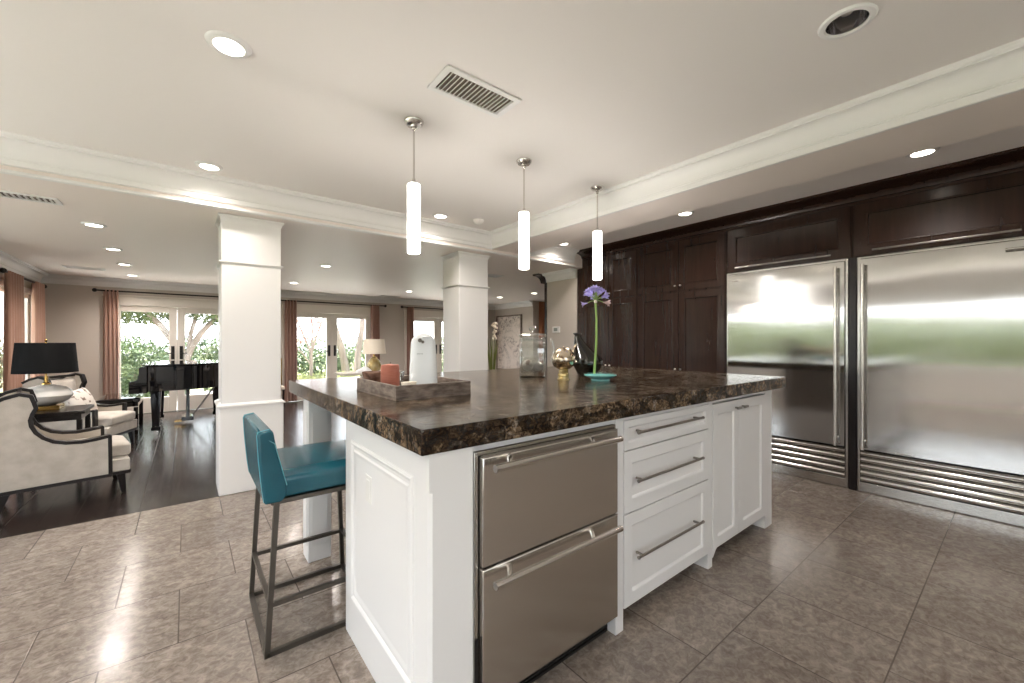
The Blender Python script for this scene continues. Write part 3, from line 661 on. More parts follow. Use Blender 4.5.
# undercounter refrigerator drawers
uf = thing('drawer_refrigerator', 'stainless steel undercounter refrigerator with two drawers', 'refrigerator', (1.17, 1.4, .1))
obj('body', B().box(.785, 1.556, YF+.03, 1.78, .105, .982), M['toe'], uf)
fr = B().box(.778, .794, YF-.004, YF+.03, .105, .985).box(1.548, 1.560, YF-.004, YF+.03, .105, .985).box(.794, 1.548, YF-.004, YF+.03, .972, .985)
obj('frame', fr, M['steel_frame'], uf, bevel=.002)
obj('side_grille', B().box(.779, .7935, YF-.006, YF-.004, .08, .34), M['toe'], uf)
for z0, z1, hz in ((.588, .968, .955), (.112, .580, .558)):
    dr = obj('drawer', B().box(.798, 1.545, YF-.028, YF+.028, z0, z1), M['steel_dk'], uf, bevel=.004)
    obj('top_edge', B().box(.800, 1.543, YF-.0285, YF-.006, z1, z1+.004), M['steel_frame'], dr)
    hb = B().tube([(.818, YF-.072, hz-.016), (1.508, YF-.072, hz-.016)], .0135, 16)
    for x in (.885, 1.33):
        hb.tube([(x+.03, YF-.027, hz), (x+.018, YF-.045, hz), (x, YF-.066, hz-.012), (x, YF-.072, hz-.018)], [.012, .010, .008, .008], 10)
    obj('handle', hb, M['nickel'], dr)

# ------------------------------------------------------------------ things on the island
ZT = 1.099
tr = thing('serving_tray', 'square weathered wooden tray on the island worktop', 'tray', (.95, 2.05, ZT))
x0, x1, y0, y1 = .745, 1.148, 1.782, 2.325
obj('base', B().box(x0, x1, y0, y1, ZT, ZT+.012), M['tray'], tr)
obj('side', B().box(x0, x1, y0, y0+.016, ZT+.012, ZT+.068), M['tray'], tr, bevel=.003)
obj('side', B().box(x0, x1, y1-.016, y1, ZT+.012, ZT+.068), M['tray'], tr, bevel=.003)
obj('side', B().box(x0, x0+.016, y0+.016, y1-.016, ZT+.012, ZT+.068), M['tray'], tr, bevel=.003)
obj('side', B().box(x1-.016, x1, y0+.016, y1-.016, ZT+.012, ZT+.068), M['tray'], tr, bevel=.003)
zt = ZT+.012
cx, cy_ = .826, 2.05
cd = thing('candle', 'thick terracotta pillar candle in the wooden tray', 'candle', (cx, cy_, zt))
obj('wax', B().lathe([(0, zt), (.046, zt), (.0475, zt+.004), (.047, zt+.10), (.046, zt+.132), (.042, zt+.139), (.030, zt+.138), (.012, zt+.143), (0, zt+.144)], cx, cy_, 40), M['terracotta'], cd)
obj('wick', B().tube([(cx, cy_, zt+.142), (cx+.002, cy_, zt+.152)], .0015, 6), M['toe'], cd)
# electric can opener
ox, oy = .938, 1.897
op = thing('can_opener', 'tall white electric can opener standing in the wooden tray', 'can opener', (ox, oy, zt))
Rz = Matrix.Translation((ox, oy, zt)) @ Matrix.Rotation(rad(-27), 4, 'Z')
def op_ring(t):     # rounded-rectangle sections
    h = .302
    pr = [(0, .0705, .052), (.02, .072, .054), (.5, .0665, .050), (.80, .0615, .048), (.85, .060, .047), (.89, .056, .045), (.925, .049, .041), (.955, .039, .035), (.98, .027, .026), (.993, .016, .016), (1.0, .006, .006)]
    return [(q[0]*h, q[1], q[2]) for q in pr]
vs = []; fs = []; nS = 40; secs = op_ring(0)
for z, a, b_ in secs:
    for k in range(nS):
        th = 2*PI*k/nS; c, s = math.cos(th), math.sin(th); e = .55
        vs.append((a*math.copysign(abs(c)**e, c), b_*math.copysign(abs(s)**e, s), z))
for i in range(len(secs)-1):
    for k in range(nS): fs.append((i*nS+k, i*nS+(k+1) % nS, (i+1)*nS+(k+1) % nS, (i+1)*nS+k))
fs += [tuple(range(nS-1, -1, -1)), tuple((len(secs)-1)*nS+k for k in range(nS))]
obj('body', B().add(vs, fs).xf(Rz), M['opener'], op, sharp=50)
obj('cutter', B().tube([(-.016, -.036, .268), (-.016, -.058, .264)], .0095, 16).tube([(-.002, -.040, .259), (-.002, -.056, .256)], .007, 14).xf(Rz), M['nickel_dark'], op, label='small dark cutting wheel')
obj('lever', B().box(-.004, .034, -.050, -.034, .276, .284).xf(Rz), M['opener'], op, bevel=.004)
mk = B()
for k in range(5): mk.box(-.030+k*.006, -.0265+k*.006, -.0535, -.0505, .196, .2005)
obj('maker_mark', mk.xf(Rz), M['grey_print'], op, label='faint grey lettering')
# brown dish and cups in the tray
bx, by = .815, 2.245
bd = thing('dish', 'small brown glazed dish at the back of the wooden tray', 'dish', (bx, by, zt))
obj('bowl', B().lathe([(0, zt), (.035, zt), (.05, zt+.03), (.066, zt+.088), (.064, zt+.093), (.058, zt+.086), (.045, zt+.03), (0, zt+.015)], bx, by, 32), M['dish_brown'], bd)
obj('foot', B().lathe([(.028, zt+.0), (.034, zt+.0), (.034, zt+.006), (.028, zt+.006)], bx, by, 24, closed=True), M['dish_brown'], bd)
gx, gy = .985, 2.235
def cup(x, y, lab):
    t = thing('glass_cup', lab, 'cup', (x, y, zt), None)
    obj('cup_body', B().lathe([(0, zt), (.026, zt), (.030, zt+.07), (.033, zt+.085), (.031, zt+.085), (.028, zt+.07), (.024, zt+.008), (0, zt+.008)], x, y, 28), M['jar'], t)
    obj('cup_rim', B().lathe([(.031, zt+.0835), (.0335, zt+.0835), (.0335, zt+.087), (.031, zt+.087)], x, y, 28, closed=True), M['jar'], t)
cup(.955, 2.24, 'small clear glass cup at the back of the tray between candle and can opener')
nb = obj('spoon_rest', B().lathe([(0, zt), (.016, zt), (.026, zt+.045), (.030, zt+.066), (.027, zt+.067), (.0, zt+.050)], .832, 1.835, 20, 1.3, .8), M['orchid'], None, at=(.832, 1.835, zt))
tag(nb, 'small cream dish at the front corner of the tray beside the can opener', 'dish')

# glass canister
jx, jy = 2.062, 2.342
jar = thing('glass_canister', 'square clear glass canister with a lid on the island', 'canister', (jx, jy, ZT))
Rj = Matrix.Translation((jx, jy, ZT)) @ Matrix.Rotation(rad(-38.5), 4, 'Z') @ Matrix.Diagonal((1, 1, 1.10, 1))
def rsec(hw, r, z, n=6):
    out = []
    for q, (sx, sy) in enumerate(((1, 1), (-1, 1), (-1, -1), (1, -1))):
        for k in range(n+1):
            a = PI/2*q + PI/2*k/n; out.append((sx*(hw-r)+r*math.cos(a), sy*(hw-r)+r*math.sin(a), z))
    return out
def loft(secs):
    n = len(secs[0]); b = B(); vs = [p for s in secs for p in s]; fs = []
    for i in range(len(secs)-1):
        for k in range(n): fs.append((i*n+k, i*n+(k+1) % n, (i+1)*n+(k+1) % n, (i+1)*n+k))
    fs += [tuple(range(n-1, -1, -1)), tuple((len(secs)-1)*n+k for k in range(n))]
    return b.add(vs, fs)
hj = .098
obj('jar_body', loft([rsec(hj-.006, .018, 0), rsec(hj, .02, .008), rsec(hj, .02, .262), rsec(hj-.003, .018, .268), rsec(hj-.006, .018, .268), rsec(hj-.009, .016, .255), rsec(hj-.009, .016, .045), rsec(hj-.02, .012, .030)]).xf(Rj), M['jar'], jar, sharp=40)
lid = obj('lid', loft([rsec(hj-.012, .016, .250), rsec(hj-.010, .016, .274), rsec(hj+.004, .02, .276), rsec(hj+.006, .02, .288), rsec(hj-.004, .02, .298), rsec(.05, .02, .302), rsec(.014, .008, .304)]).xf(Rj), M['jar'], jar, sharp=40)
obj('knob', B().lathe([(.0, .302), (.012, .302), (.010, .312), (.024, .324), (.028, .336), (.020, .350), (0, .354)], n=24).xf(Rj), M['jar'], lid)
random.seed(3)
ob = B()
for k in range(3): ob.ball((random.uniform(-.04, .04), random.uniform(-.03, .03), .075+.012*k), .045, .036, .040, 14, 9)
obs = obj('shell', B().ball((-.035, -.02, .082), .042, .032, .040, 14, 9).xf(Rj), M['cushion'], None, at=(jx, jy, ZT+.03)); tag(obs, 'pale speckled shell in the glass canister, toward its left side', 'shell', 'shells in the canister')
obs = obj('shell', B().ball((.042, .01, .074), .042, .034, .034, 14, 9).xf(Rj), M['lamp_ceramic'], None, at=(jx, jy, ZT+.03)); tag(obs, 'grey shell in the glass canister, toward its right side', 'shell', 'shells in the canister')

# mercury-glass vase
mx_, my_ = 2.09, 2.04
mv = thing('mercury_vase', 'round silvery mercury glass vase on a gold foot beside the canister', 'vase', (mx_, my_, ZT))
q = lambda pr: [(r, z+ZT) for r, z in pr]
obj('bulb_body', B().lathe(q([(.020, .072), (.045, .078), (.072, .100), (.086, .135), (.084, .165), (.070, .195), (.050, .215), (.030, .226), (.012, .232), (0, .233)]), mx_, my_, 40), M['mercury'], mv)
obj('foot', B().lathe(q([(0, 0), (.046, 0), (.047, .006), (.038, .012), (.036, .024), (.041, .030), (.040, .044), (.034, .050), (.036, .064), (.030, .074), (0, .076)]), mx_, my_, 32), M['gold_glass'], mv)
side = Vector((.7823, -.6229, 0))
for sg, hh in ((-1, .17), (1, .13)):
    nk = []
    for i in range(12):
        t_ = i/11; off = sg*(.086 - .022*math.sin(t_*PI*.95) + .010*t_*t_)
        nk.append((mx_+side.x*off, my_+side.y*off, ZT+.125+hh*t_))
    obj('swan_neck', B().tube(nk, [.015, .013, .012, .011, .010, .009, .009, .009, .009, .009, .010, .005], 12), M['jar'] if sg < 0 else M['mercury'], mv)
# smoked decanter
dx, dy = 2.42, 2.115
dk = thing('decanter', 'smoked glass decanter with leaning neck behind the purple flower', 'decanter', (dx, dy, ZT))
secs = []
for z, off, r in ((0, 0, .050), (.010, 0, .062), (.05, .008, .095), (.085, .012, .116), (.115, .010, .118), (.14, .000, .104), (.18, -.024, .078), (.22, -.046, .054), (.255, -.061, .036), (.28, -.068, .026), (.292, -.070, .022), (.300, -.070, .030), (.304, -.070, .030)):
    o = Vector((.7823, -.6229, 0)) * off
    secs.append([(dx+o.x+r*math.cos(2*PI*k/36), dy+o.y+r*math.sin(2*PI*k/36), ZT+z*1.09) for k in range(36)])
obj('flask', loft(secs), M['smoke'], dk, sharp=50)
o = Vector((.7823, -.6229, 0)) * -.070
obj('rim', B().lathe(q([(.020, .327), (.032, .325), (.034, .331), (.032, .337), (.020, .335)]), dx+o.x, dy+o.y, 24, closed=True), M['toe'], dk)
# aqua saucer with the agapanthus
sx_, sy_ = 2.247, 1.838
sv = thing('flower_saucer', 'shallow aqua glazed bud vase holding the purple flower', 'vase', (sx_, sy_, ZT))
obj('saucer', B().lathe(q([(.0, .010), (.05, .010), (.072, .016), (.100, .028), (.112, .038), (.108, .046), (.085, .051), (.03, .053), (.010, .053), (.009, .046), (0, .044)]), sx_, sy_, 44), M['tealdish'], sv)
obj('foot_ring', B().lathe(q([(.0, 0), (.062, 0), (.066, .004), (.064, .012), (0, .012)]), sx_, sy_, 36), M['tealdish'], sv)
fl = thing('agapanthus', 'single purple agapanthus flower on a tall green stem', 'flower', (sx_-.034, sy_+.027, ZT+.046))
bxs, bys = sx_-.034, sy_+.027
top = Vector((bxs+.008, bys-.006, ZT+.545))
stem_pts = [(bxs, bys, ZT+.047), (bxs+.006, bys-.005, ZT+.14), (bxs+.012, bys-.010, ZT+.28), (bxs+.013, bys-.010, ZT+.42), tuple(top)]
obj('stem', B().tube(stem_pts, [.0085, .008, .0075, .007, .0075], 10), M['stem'], fl)
obj('bud_sheath', B().ball((top.x, top.y, top.z+.004), .012, .012, .014, 12, 8), M['orchid'], fl)
random.seed(11)
fb = B().add([], [])
def trumpet():
    b = B(); nP = 6
    for k in range(nP):
        a = 2*PI*k/nP; w = .0085; ca, sa = math.cos(a), math.sin(a)
        prof = [(.0025, 0, .3), (.0045, .018, .55), (.0085, .032, 1), (.017, .043, 1.0), (.026, .048, .15)]
        vs = []
        for r, z, ww in prof:
            for s in (-1, 0, 1):
                rr = r + (.0012 if s == 0 else 0); vs.append((rr*ca - s*w*ww*sa, rr*sa + s*w*ww*ca, z))
        fs = [(i*3+j, i*3+j+1, i*3+j+4, i*3+j+3) for i in range(len(prof)-1) for j in range(2)]
        n0 = len(vs); vs2 = [(x_, y_, z_-.0012) for x_, y_, z_ in vs]
        fs2 = [tuple(n0+q for q in reversed(f)) for f in fs]
        rim = [0, 1, 2] + [i*3+2 for i in range(1, 5)] + [13, 12] + [i*3 for i in range(3, 0, -1)]
        sd = [(rim[i], n0+rim[i], n0+rim[(i+1) % len(rim)], rim[(i+1) % len(rim)]) for i in range(len(rim))]
        b.add(vs+vs2, fs+fs2+sd)
    return b
N_FL = 19
ped = []
for k in range(N_FL):
    ga = k*2.39996; el = rad(4 + 80*(k/(N_FL-1))**.85) if k > 1 else rad(-8 - 6*k)
    if k in (0, 1): ga = (-.45, 2.3)[k]
    L_ = random.uniform(.050, .064)
    d = Vector((math.cos(ga)*math.cos(el), math.sin(ga)*math.cos(el), math.sin(el)))
    p0 = top + Vector((0, 0, .008)); mid = p0 + d*L_*.55 + Vector((0, 0, .006)); p1 = p0 + d*L_
    ped.append([p0, mid, p1])
    b = trumpet(); b.xf(Matrix.Translation(p1) @ d.to_track_quat('Z', 'Y').to_matrix().to_4x4() @ Matrix.Rotation(random.random()*2, 4, 'Z') @ Matrix.Scale(random.uniform(.78, 1.0), 4))
    obj('floret', b, M['petal_faded'] if k in (0,) else M['petal'], fl, sharp=60, label='withered pinkish floret' if k == 0 else None)
for p in ped: fb.tube(p, [.0028, .0024, .003], 6)
obj('pedicels', fb, M['stem'], fl)

# ------------------------------------------------------------------ dark cabinet wall and refrigerators
XW = 4.83
def wood_front(name, y0, y1, z0, z1, parent, st=.075, m='wood_dark'):
    k = [(0, 0), (st, 0), (st+.004, .004), (st+.012, .003), (st+.018, -.010), (st+.022, -.011)]
    return obj(name, B().panel((XW-.022, y1, z0), (0, -1, 0), (0, 0, 1), (-1, 0, 0), y1-y0, z1-z0, k), M[m], parent, bevel=.0015, sharp=20)
CROWN = [(0, 2.628), (.014, 2.628), (.020, 2.640), (.020, 2.650), (.034, 2.654), (.038, 2.664)]
for k in range(0, 9):
    a = k/8*PI/2; CROWN.append((.038 + .135*(1-math.cos(a)), 2.664 + .056*math.sin(a)))
CROWN += [(.182, 2.724), (.196, 2.730), (.206, 2.738), (.206, 2.749), (0, 2.749)]
def cab_crown(y0, y1, parent, e=0.0):
    b = B().sweep([(o+e if o > 0 else o, z) for o, z in CROWN], [(XW, y1), (XW, y0)])
    return obj('crown', b, M['wood_dark'], parent, sharp=25)
def cknob(y, z, parent):
    b = B().lathe([(0, 0), (.008, 0), (.006, .010), (.013, .018), (.015, .025), (.010, .032), (0, .033)], n=18)
    b.xf(Matrix.Translation((XW-.022, y, z)) @ Matrix.Rotation(-PI/2, 4, 'Y'))
    return obj('knob', b, M['nickel'], parent)
def pantry(y0, y1, mid, label):
    t = thing('pantry_cabinet', label, 'cabinet', (5.15, (y0+y1)/2, 0), 'espresso pantry cabinets')
    obj('body', B().box(XW, 5.46, y0, y1, .10, 2.745), M['wood_dark'], t)
    obj('plinth', B().box(XW+.06, 5.46, y0, y1, 0, .10), M['wood_black'], t)
    obj('side_stile', B().box(XW-.012, XW, y0, y0+.012, .10, 2.63).box(XW-.012, XW, y1-.012, y1, .10, 2.63), M['wood_dark'], t)
    for z0, z1 in ((2.005, 2.622), (.11, 1.985)):
        for a, b_, ky in ((y0+.014, mid-.003, mid-.035), (mid+.003, y1-.014, mid+.035)):
            d = wood_front('door', a, b_, z0, z1, t); cknob(ky, 2.066 if z0 > 1 else 1.024, d)
    cab_crown(y0, y1, t, -.008)
    if y1 > 4: obj('end_panel', B().box(XW-.012, 5.46, y1, 4.398, 0, 2.506), M['wood_dark'], t)
    return t
pantry(2.127, 3.295, 2.703, 'dark espresso pantry cabinet with four doors next to the left refrigerator')
pantry(3.297, 4.298, 3.785, 'dark espresso pantry cabinet at the far end beside the thermostat wall')
def over_fridge(y0, y1, h0, h1, label):
    t = thing('bridge_cabinet', label, 'cabinet', (5.15, (y0+y1)/2, 2.14), 'espresso cabinets over the refrigerators')
    obj('body', B().box(XW, 5.46, y0, y1, 2.145, 2.745), M['wood_dark'], t)
    d = wood_front('flap_door', y0+.012, y1-.012, 2.15, 2.622, t, .085)
    bar = B().tube([(XW-.052, h0, 2.188), (XW-.052, h1, 2.188)], .008, 12)
    for y in (h0+.05, h1-.05): bar.tube([(XW-.02, y, 2.188), (XW-.052, y, 2.188)], .006, 8)
    obj('handle', bar, M['nickel_dark'], d)
    cab_crown(y0, y1, t)
    return t
over_fridge(1.0, 2.125, 1.155, 2.018, 'dark cabinet over the left refrigerator with one wide flap door')
over_fridge(-.20, .998, 0.02, .854, 'dark cabinet over the right-hand refrigerator at the picture edge')
ft = obj('filler_panel', B().box(XW-.02, 5.46, .968, 1.026, 0, 2.143), M['wood_black'], None, at=(5.1, 1, 0), bevel=.003); tag(ft, 'narrow black panel between the two steel refrigerators', 'panel')

def fridge(y0, y1, hy, label, extra=False):
    t = thing('refrigerator', label, 'refrigerator', (5.1, (y0+y1)/2, 0), 'built-in steel refrigerators')
    obj('body', B().box(XW+.03, 5.44, y0+.004, y1-.004, .10, 2.135), M['toe'], t)
    f = .020
    fr = B().box(XW-.016, XW+.03, y0, y0+f, .06, 2.14).box(XW-.016, XW+.03, y1-f, y1, .06, 2.14).box(XW-.016, XW+.03, y0+f, y1-f, 2.122, 2.14)
    obj('frame', fr, M['steel_frame'], t, bevel=.003)
    a, b_ = y0+f+.004, y1-f-.004
    def surf(u, v):
        y = a + (b_-a)*u; z = .395 + 1.72*v
        return (XW-.040 - .0035*math.sin(PI*u)*1.0, y, z)
    db = B().grid(surf, 33, 33)
    n0 = len(db.v); db.v += [(XW+.028, q[1], q[2]) for q in db.v[:n0]]
    idx = [i for i in range(33)] + [33*j+32 for j in range(1, 33)] + [33*32+i for i in range(31, -1, -1)] + [33*j for j in range(31, 0, -1)]
    db.f += [(idx[i], idx[(i+1) % len(idx)], n0+idx[(i+1) % len(idx)], n0+idx[i]) for i in range(len(idx))]
    dr = obj('door', db, M['steel'], t, sharp=30)
    hb = B().tube([(XW-.098, hy, .40), (XW-.098, hy, 2.066)], .0135, 16)
    for z in (.47, 1.23, 2.0): hb.tube([(XW-.035, hy, z), (XW-.098, hy, z)], .009, 10)
    obj('handle', hb, M['nickel'], dr)
    if extra:
        e = B().tube([(XW-.085, .095, 2.050), (XW-.085, -.12, 2.050)], .010, 12); e.tube([(XW-.038, .05, 2.050), (XW-.085, .05, 2.050)], .008, 10)
        obj('handle', e, M['nickel'], dr)
        obj('badge', B().box(XW-.046, XW-.038, .595, .70, .398, .408), M['nickel_dark'], dr, label='small grey maker plate')
    else:
        obj('badge', B().box(XW-.044, XW-.036, b_-.105, b_-.045, 2.035, 2.044), M['nickel_dark'], dr, label='small grey maker plate')
    for k in range(5):
        z0 = .094 + k*.058
        lv = B().prism([(XW+.02, z0)] + [(XW-.004-.026*math.sin(PI*q/8), z0+.054*q/8) for q in range(9)] + [(XW+.02, z0+.054)], 'y', a, b_)
        obj('louvre', lv, M['steel_frame'], t, bevel=.002)
    obj('kick_plate', B().box(XW-.012, XW+.05, y0+.002, y1-.002, .004, .09), M['steel_frame'], t, bevel=.003)
    return t
fridge(1.030, 2.122, 1.109, 'left stainless steel refrigerator, beside the dark pantry')
fridge(-.155, .964, .912, 'right-hand stainless steel refrigerator at the picture edge', True)

# thermostat, dark cabinet beyond the wall end
th = thing('thermostat', 'small white thermostat on the taupe wall end', 'thermostat', (4.80, 4.84, 1.56))
obj('case', B().box(4.776, 4.80, 4.755, 4.925, 1.512, 1.618), M['plastic'], th, bevel=.010)
obj('display', B().box(4.7745, 4.777, 4.80, 4.885, 1.54, 1.595), M['screen'], th)
db = thing('wood_casing', 'dark wood casing with curved crown on the end of the taupe wall', 'casing', (5.1, 5.15, 0))
obj('board', B().box(4.80, 5.45, 5.075, 5.135, 0, 2.40), M['wood_dark'], db)
cp = [(5.2, 2.37), (4.795, 2.37), (4.785, 2.40), (4.765, 2.435), (4.73, 2.462), (4.68, 2.478), (4.61, 2.484), (4.60, 2.507), (5.2, 2.507)]
obj('crown', B().prism(cp, 'y', 5.075, 5.22), M['wood_dark'], db)

# ------------------------------------------------------------------ bar stool
st = thing('bar_stool', 'teal leather bar stool with bronze frame tucked under the worktop', 'bar stool', (.52, 2.32, 0))
y0, y1 = 2.040, 2.605
w = .021
def leg(xb, xt, y): return B().bar((xb, y, 0), (xt, y, .668), w, w, (0, 1, 0))
for xb, xt in ((.274, .312), (.745, .720)):
    for y in (y0+.011, y1-.011): obj('leg', leg(xb, xt, y), M['iron'], st)
fb = B()
for y in (y0+.011, y1-.011): fb.bar((.274, y, .0105), (.745, y, .0105), w, w)
for x in (.274, .745): fb.bar((x, y0+.021, .0105), (x, y1-.021, .0105), w, w)
obj('floor_frame', fb, M['iron'], st)
sb = B()
for y in (y0+.011, y1-.011): sb.bar((.285, y, .222), (.738, y, .222), w*.9, w*.9)
sb.bar((.286, y0+.02, .232), (.286, y1-.02, .232), w*.9, w*.9); sb.bar((.738, y0+.02, .232), (.738, y1-.02, .232), w*.9, w*.9)
obj('stretcher', sb, M['iron'], st)
obj('seat_frame', B().box(.290, .745, y0+.004, y1-.004, .655, .674), M['iron'], st, bevel=.002)
obj('seat', B().soft_box(.288, .770, y0, y1, .674, .782, .030, .006), M['teal'], st, sharp=60)
bp = [(.264, .664), (.255, .74), (.244, .86), (.238, .965), (.243, .978), (.285, .985), (.297, .978), (.305, .93), (.325, .84), (.352, .742), (.350, .690), (.330, .664)]
obj('backrest', B().prism(bp, 'y', y0-.004, y1+.004), M['teal'], st, bevel=.010, sharp=50)
for y in (y0+.016, y1-.016):
    obj('seam', B().tube([(.264, y, .672), (.2545, y, .74), (.2435, y, .86), (.2375, y, .965), (.2425, y, .9795), (.285, y, .9865)], .0024, 6), M['stitch'], st, label='pale stitched seam')
obj('seam', B().tube([(.246, y0, .968), (.302, y0-.004, .925), (.335, y0-.004, .79), (.349, y0-.004, .735)], .0018, 6), M['stitch'], st, label='pale stitched seam')

# ------------------------------------------------------------------ living room: armchairs
def armchair(label):
    t = thing('armchair', label, 'armchair', (0, 0, 0), 'oatmeal armchairs with dark wood frames')
    arc = [(.252, .534), (.16, .520), (.08, .513), (-.01, .522), (-.08, .545), (-.135, .585), (-.175, .635), (-.198, .69), (-.204, .74), (-.192, .79), (-.174, .832), (-.185, .88), (-.200, .930)]
    topb = [(-.26, .951), (-.34, .925), (-.40, .89)]
    poly = [(.252, .200)] + arc + topb + [(-.41, .55), (-.385, .25), (-.36, .200)]
    for s in (-1, 1):
        ya, yb = (s*.325, s*.268)
        sd = obj('side_panel', B().prism(poly, 'y', min(ya, yb), max(ya, yb)), M['linen'], t, bevel=.006)
        fr = B()
        pth = [(.256, .19)] + [(x, z) for x, z in arc] + topb
        ww = .026
        for i in range(len(pth)-1):
            (xa, za), (xb, zb) = pth[i], pth[i+1]; L_ = math.hypot(xb-xa, zb-za); ex = (xb-xa)/L_*.006; ez = (zb-za)/L_*.006
            fr.bar((xa-ex, s*.297, za-ez), (xb+ex, s*.297, zb+ez), ww, .066, (0, 1, 0))
        fr.bar((.265, s*.297, .188), (-.37, s*.297, .188), .028, .064, (0, 1, 0))
        obj('side_frame', fr, M['wood_black'], t, bevel=.003)
        for x, q in ((.325, .02), (-.33, -.05)):
            lb = B().add([(x-.028, s*.285-.028, .18), (x+.028, s*.285-.028, .18), (x+.028, s*.285+.028, .18), (x-.028, s*.285+.028, .18),
                          (x+q-.016, s*.29-.016, 0), (x+q+.016, s*.29-.016, 0), (x+q+.016, s*.29+.016, 0), (x+q-.016, s*.29+.016, 0)],
                         [(0, 1, 2, 3), (7, 6, 5, 4), (0, 4, 5, 1), (1, 5, 6, 2), (2, 6, 7, 3), (3, 7, 4, 0)])
            obj('leg', lb, M['wood_black'], t, bevel=.003)
    back = B().prism([(-.405, .20), (-.415, .55), (-.405, .83), (-.36, .885), (-.28, .90), (-.245, .87), (-.22, .60), (-.20, .40), (-.20, .20)], 'y', -.268, .268)
    obj('backrest', back, M['linen'], t, bevel=.015, sharp=45)
    obj('back_frame', B().bar((-.392, -.29, .885), (-.392, .29, .885), .03, .03).bar((-.265, -.283, .935), (-.265, .283, .935), .022, .03), M['wood_black'], t, bevel=.003)
    obj('seat_base', B().box(-.30, .375, -.266, .266, .195, .325).box(.256, .385, -.318, .318, .205, .318), M['linen'], t, bevel=.012)
    obj('front_rail', B().box(-.36, .392, -.305, .305, .176, .206), M['wood_black'], t, bevel=.003)
    obj('seat_cushion', B().soft_box(-.21, .40, -.265, .265, .322, .445, .035, .025), M['linen'], t, sharp=60)
    return t
ac = armchair('oatmeal armchair with dark scooped wooden arms at the left picture edge'); ac.location = (-.835, 5.31, 0); ac.rotation_euler = (0, 0, rad(11))
ac2 = dup(ac, (-.99, 7.38, 0), rad(-21), 'oatmeal armchair with a patterned cushion, behind the black lamp')
cu = B().soft_box(-.05, .05, -.2, .2, -.17, .17, .045, 0)
cu.v = [(x*(1-(y/.2)**2*.45)*(1-(z/.17)**2*.45)*1.5, y, z) for x, y, z in cu.v]
cu.xf(Matrix.Translation((-1.03, 7.37, .60)) @ Matrix.Rotation(rad(-21), 4, 'Z') @ Matrix.Rotation(rad(-20), 4, 'Y') @ Matrix.Rotation(rad(8), 4, 'X'))
c_o = obj('cushion', cu, M['cushion'], None, at=(-1.03, 7.37, .45), sharp=60); tag(c_o, 'white cushion with a brown sketchy pattern on the far armchair', 'cushion')

# side table, black lamp
sx0, sx1, sy0, sy1 = -1.27, -.79, 5.86, 6.40
stb = thing('side_table', 'small dark wood side table between the two armchairs', 'side table', (-1.03, 6.13, 0))
obj('table_top', B().box(sx0, sx1, sy0, sy1, .650, .682), M['wood_black'], stb, bevel=.004)
obj('apron', B().box(sx0+.03, sx1-.03, sy0+.03, sy1-.03, .59, .650), M['wood_black'], stb)
for x in (sx0+.045, sx1-.045):
    for y in (sy0+.045, sy1-.045): obj('leg', B().box(x-.02, x+.02, y-.02, y+.02, 0, .59), M['wood_black'], stb, bevel=.003)
lx, ly, lz = -1.105, 6.16, .682
lp = thing('table_lamp', 'table lamp with black drum shade and pearl grey gourd base', 'lamp', (lx, ly, lz))
obj('plinth', B().box(lx-.11, lx+.11, ly-.11, ly+.11, lz, lz+.045), M['brass'], lp, bevel=.004, label='brass plinth')
obj('vase_base', B().lathe([(0, lz+.045), (.06, lz+.045), (.12, lz+.065), (.172, lz+.10), (.192, lz+.145), (.182, lz+.185), (.14, lz+.225), (.07, lz+.248), (.03, lz+.256), (0, lz+.258)], lx, ly, 40), M['lamp_ceramic'], lp)
obj('neck', B().lathe([(0, lz+.254), (.034, lz+.254), (.030, lz+.268), (.014, lz+.280), (.012, lz+.34), (0, lz+.34)], lx, ly, 20), M['brass'], lp)
obj('shade', B().lathe([(.228, lz+.375), (.205, lz+.675), (.201, lz+.675), (.224, lz+.375)], lx, ly, 48, closed=True), M['shade_black'], lp)
spd = B().tube([(lx-.203, ly, lz+.665), (lx+.203, ly, lz+.665)], .003, 6).tube([(lx, ly-.203, lz+.665), (lx, ly+.203, lz+.665)], .003, 6).tube([(lx, ly, lz+.33), (lx, ly, lz+.68)], .006, 8)
obj('harp', spd, M['brass'], lp)
obj('finial', B().lathe([(0, lz+.675), (.008, lz+.675), (.006, lz+.69), (.011, lz+.700), (.004, lz+.715), (0, lz+.72)], lx, ly, 14), M['brass'], lp)

# ------------------------------------------------------------------ piano and bench
pn = thing('grand_piano', 'glossy black baby grand piano in front of the french doors', 'piano', (.1, 8.6, 0))
yn, yf = 7.84, 9.32
rim = [(-.50, yn), (-.05, yn), (.15, yn+.05), (.33, yn+.17), (.47, yn+.34), (.60, yn+.55), (.76, yn+.74), (.90, yn+.90), (.98, yn+1.08), (1.0, yn+1.26), (.94, yn+1.40), (.82, yf), (-.50, yf)]
def smooth(poly, it=2):
    for _ in range(it):
        out = []
        for i in range(len(poly)):
            a, b_ = Vector(poly[i]), Vector(poly[(i+1) % len(poly)])
            if (a-b_).length > .5: out += [tuple(a), tuple(b_)] if False else [tuple(a*.97+b_*.03), tuple(a*.03+b_*.97)]
            else: out += [tuple(a*.75+b_*.25), tuple(a*.25+b_*.75)]
        poly = out
    return poly
rim_s = smooth(rim)
obj('case', B().prism(rim_s, 'z', .645, 1.005), M['lacquer'], pn, sharp=30, bevel=.004)
lidp = [((x-.2)*1.012+.2, (y-8.58)*1.012+8.58) for x, y in rim_s]
obj('lid', B().prism(lidp, 'z', 1.012, 1.034), M['lacquer'], pn, sharp=30, bevel=.004)
ck = [(-.50, .63), (-.628, .63), (-.632, .645), (-.632, .79), (-.620, .803), (-.585, .805), (-.555, .815), (-.530, .845), (-.520, .90), (-.520, .975), (-.515, 1.005), (-.44, 1.008), (-.44, .63)]
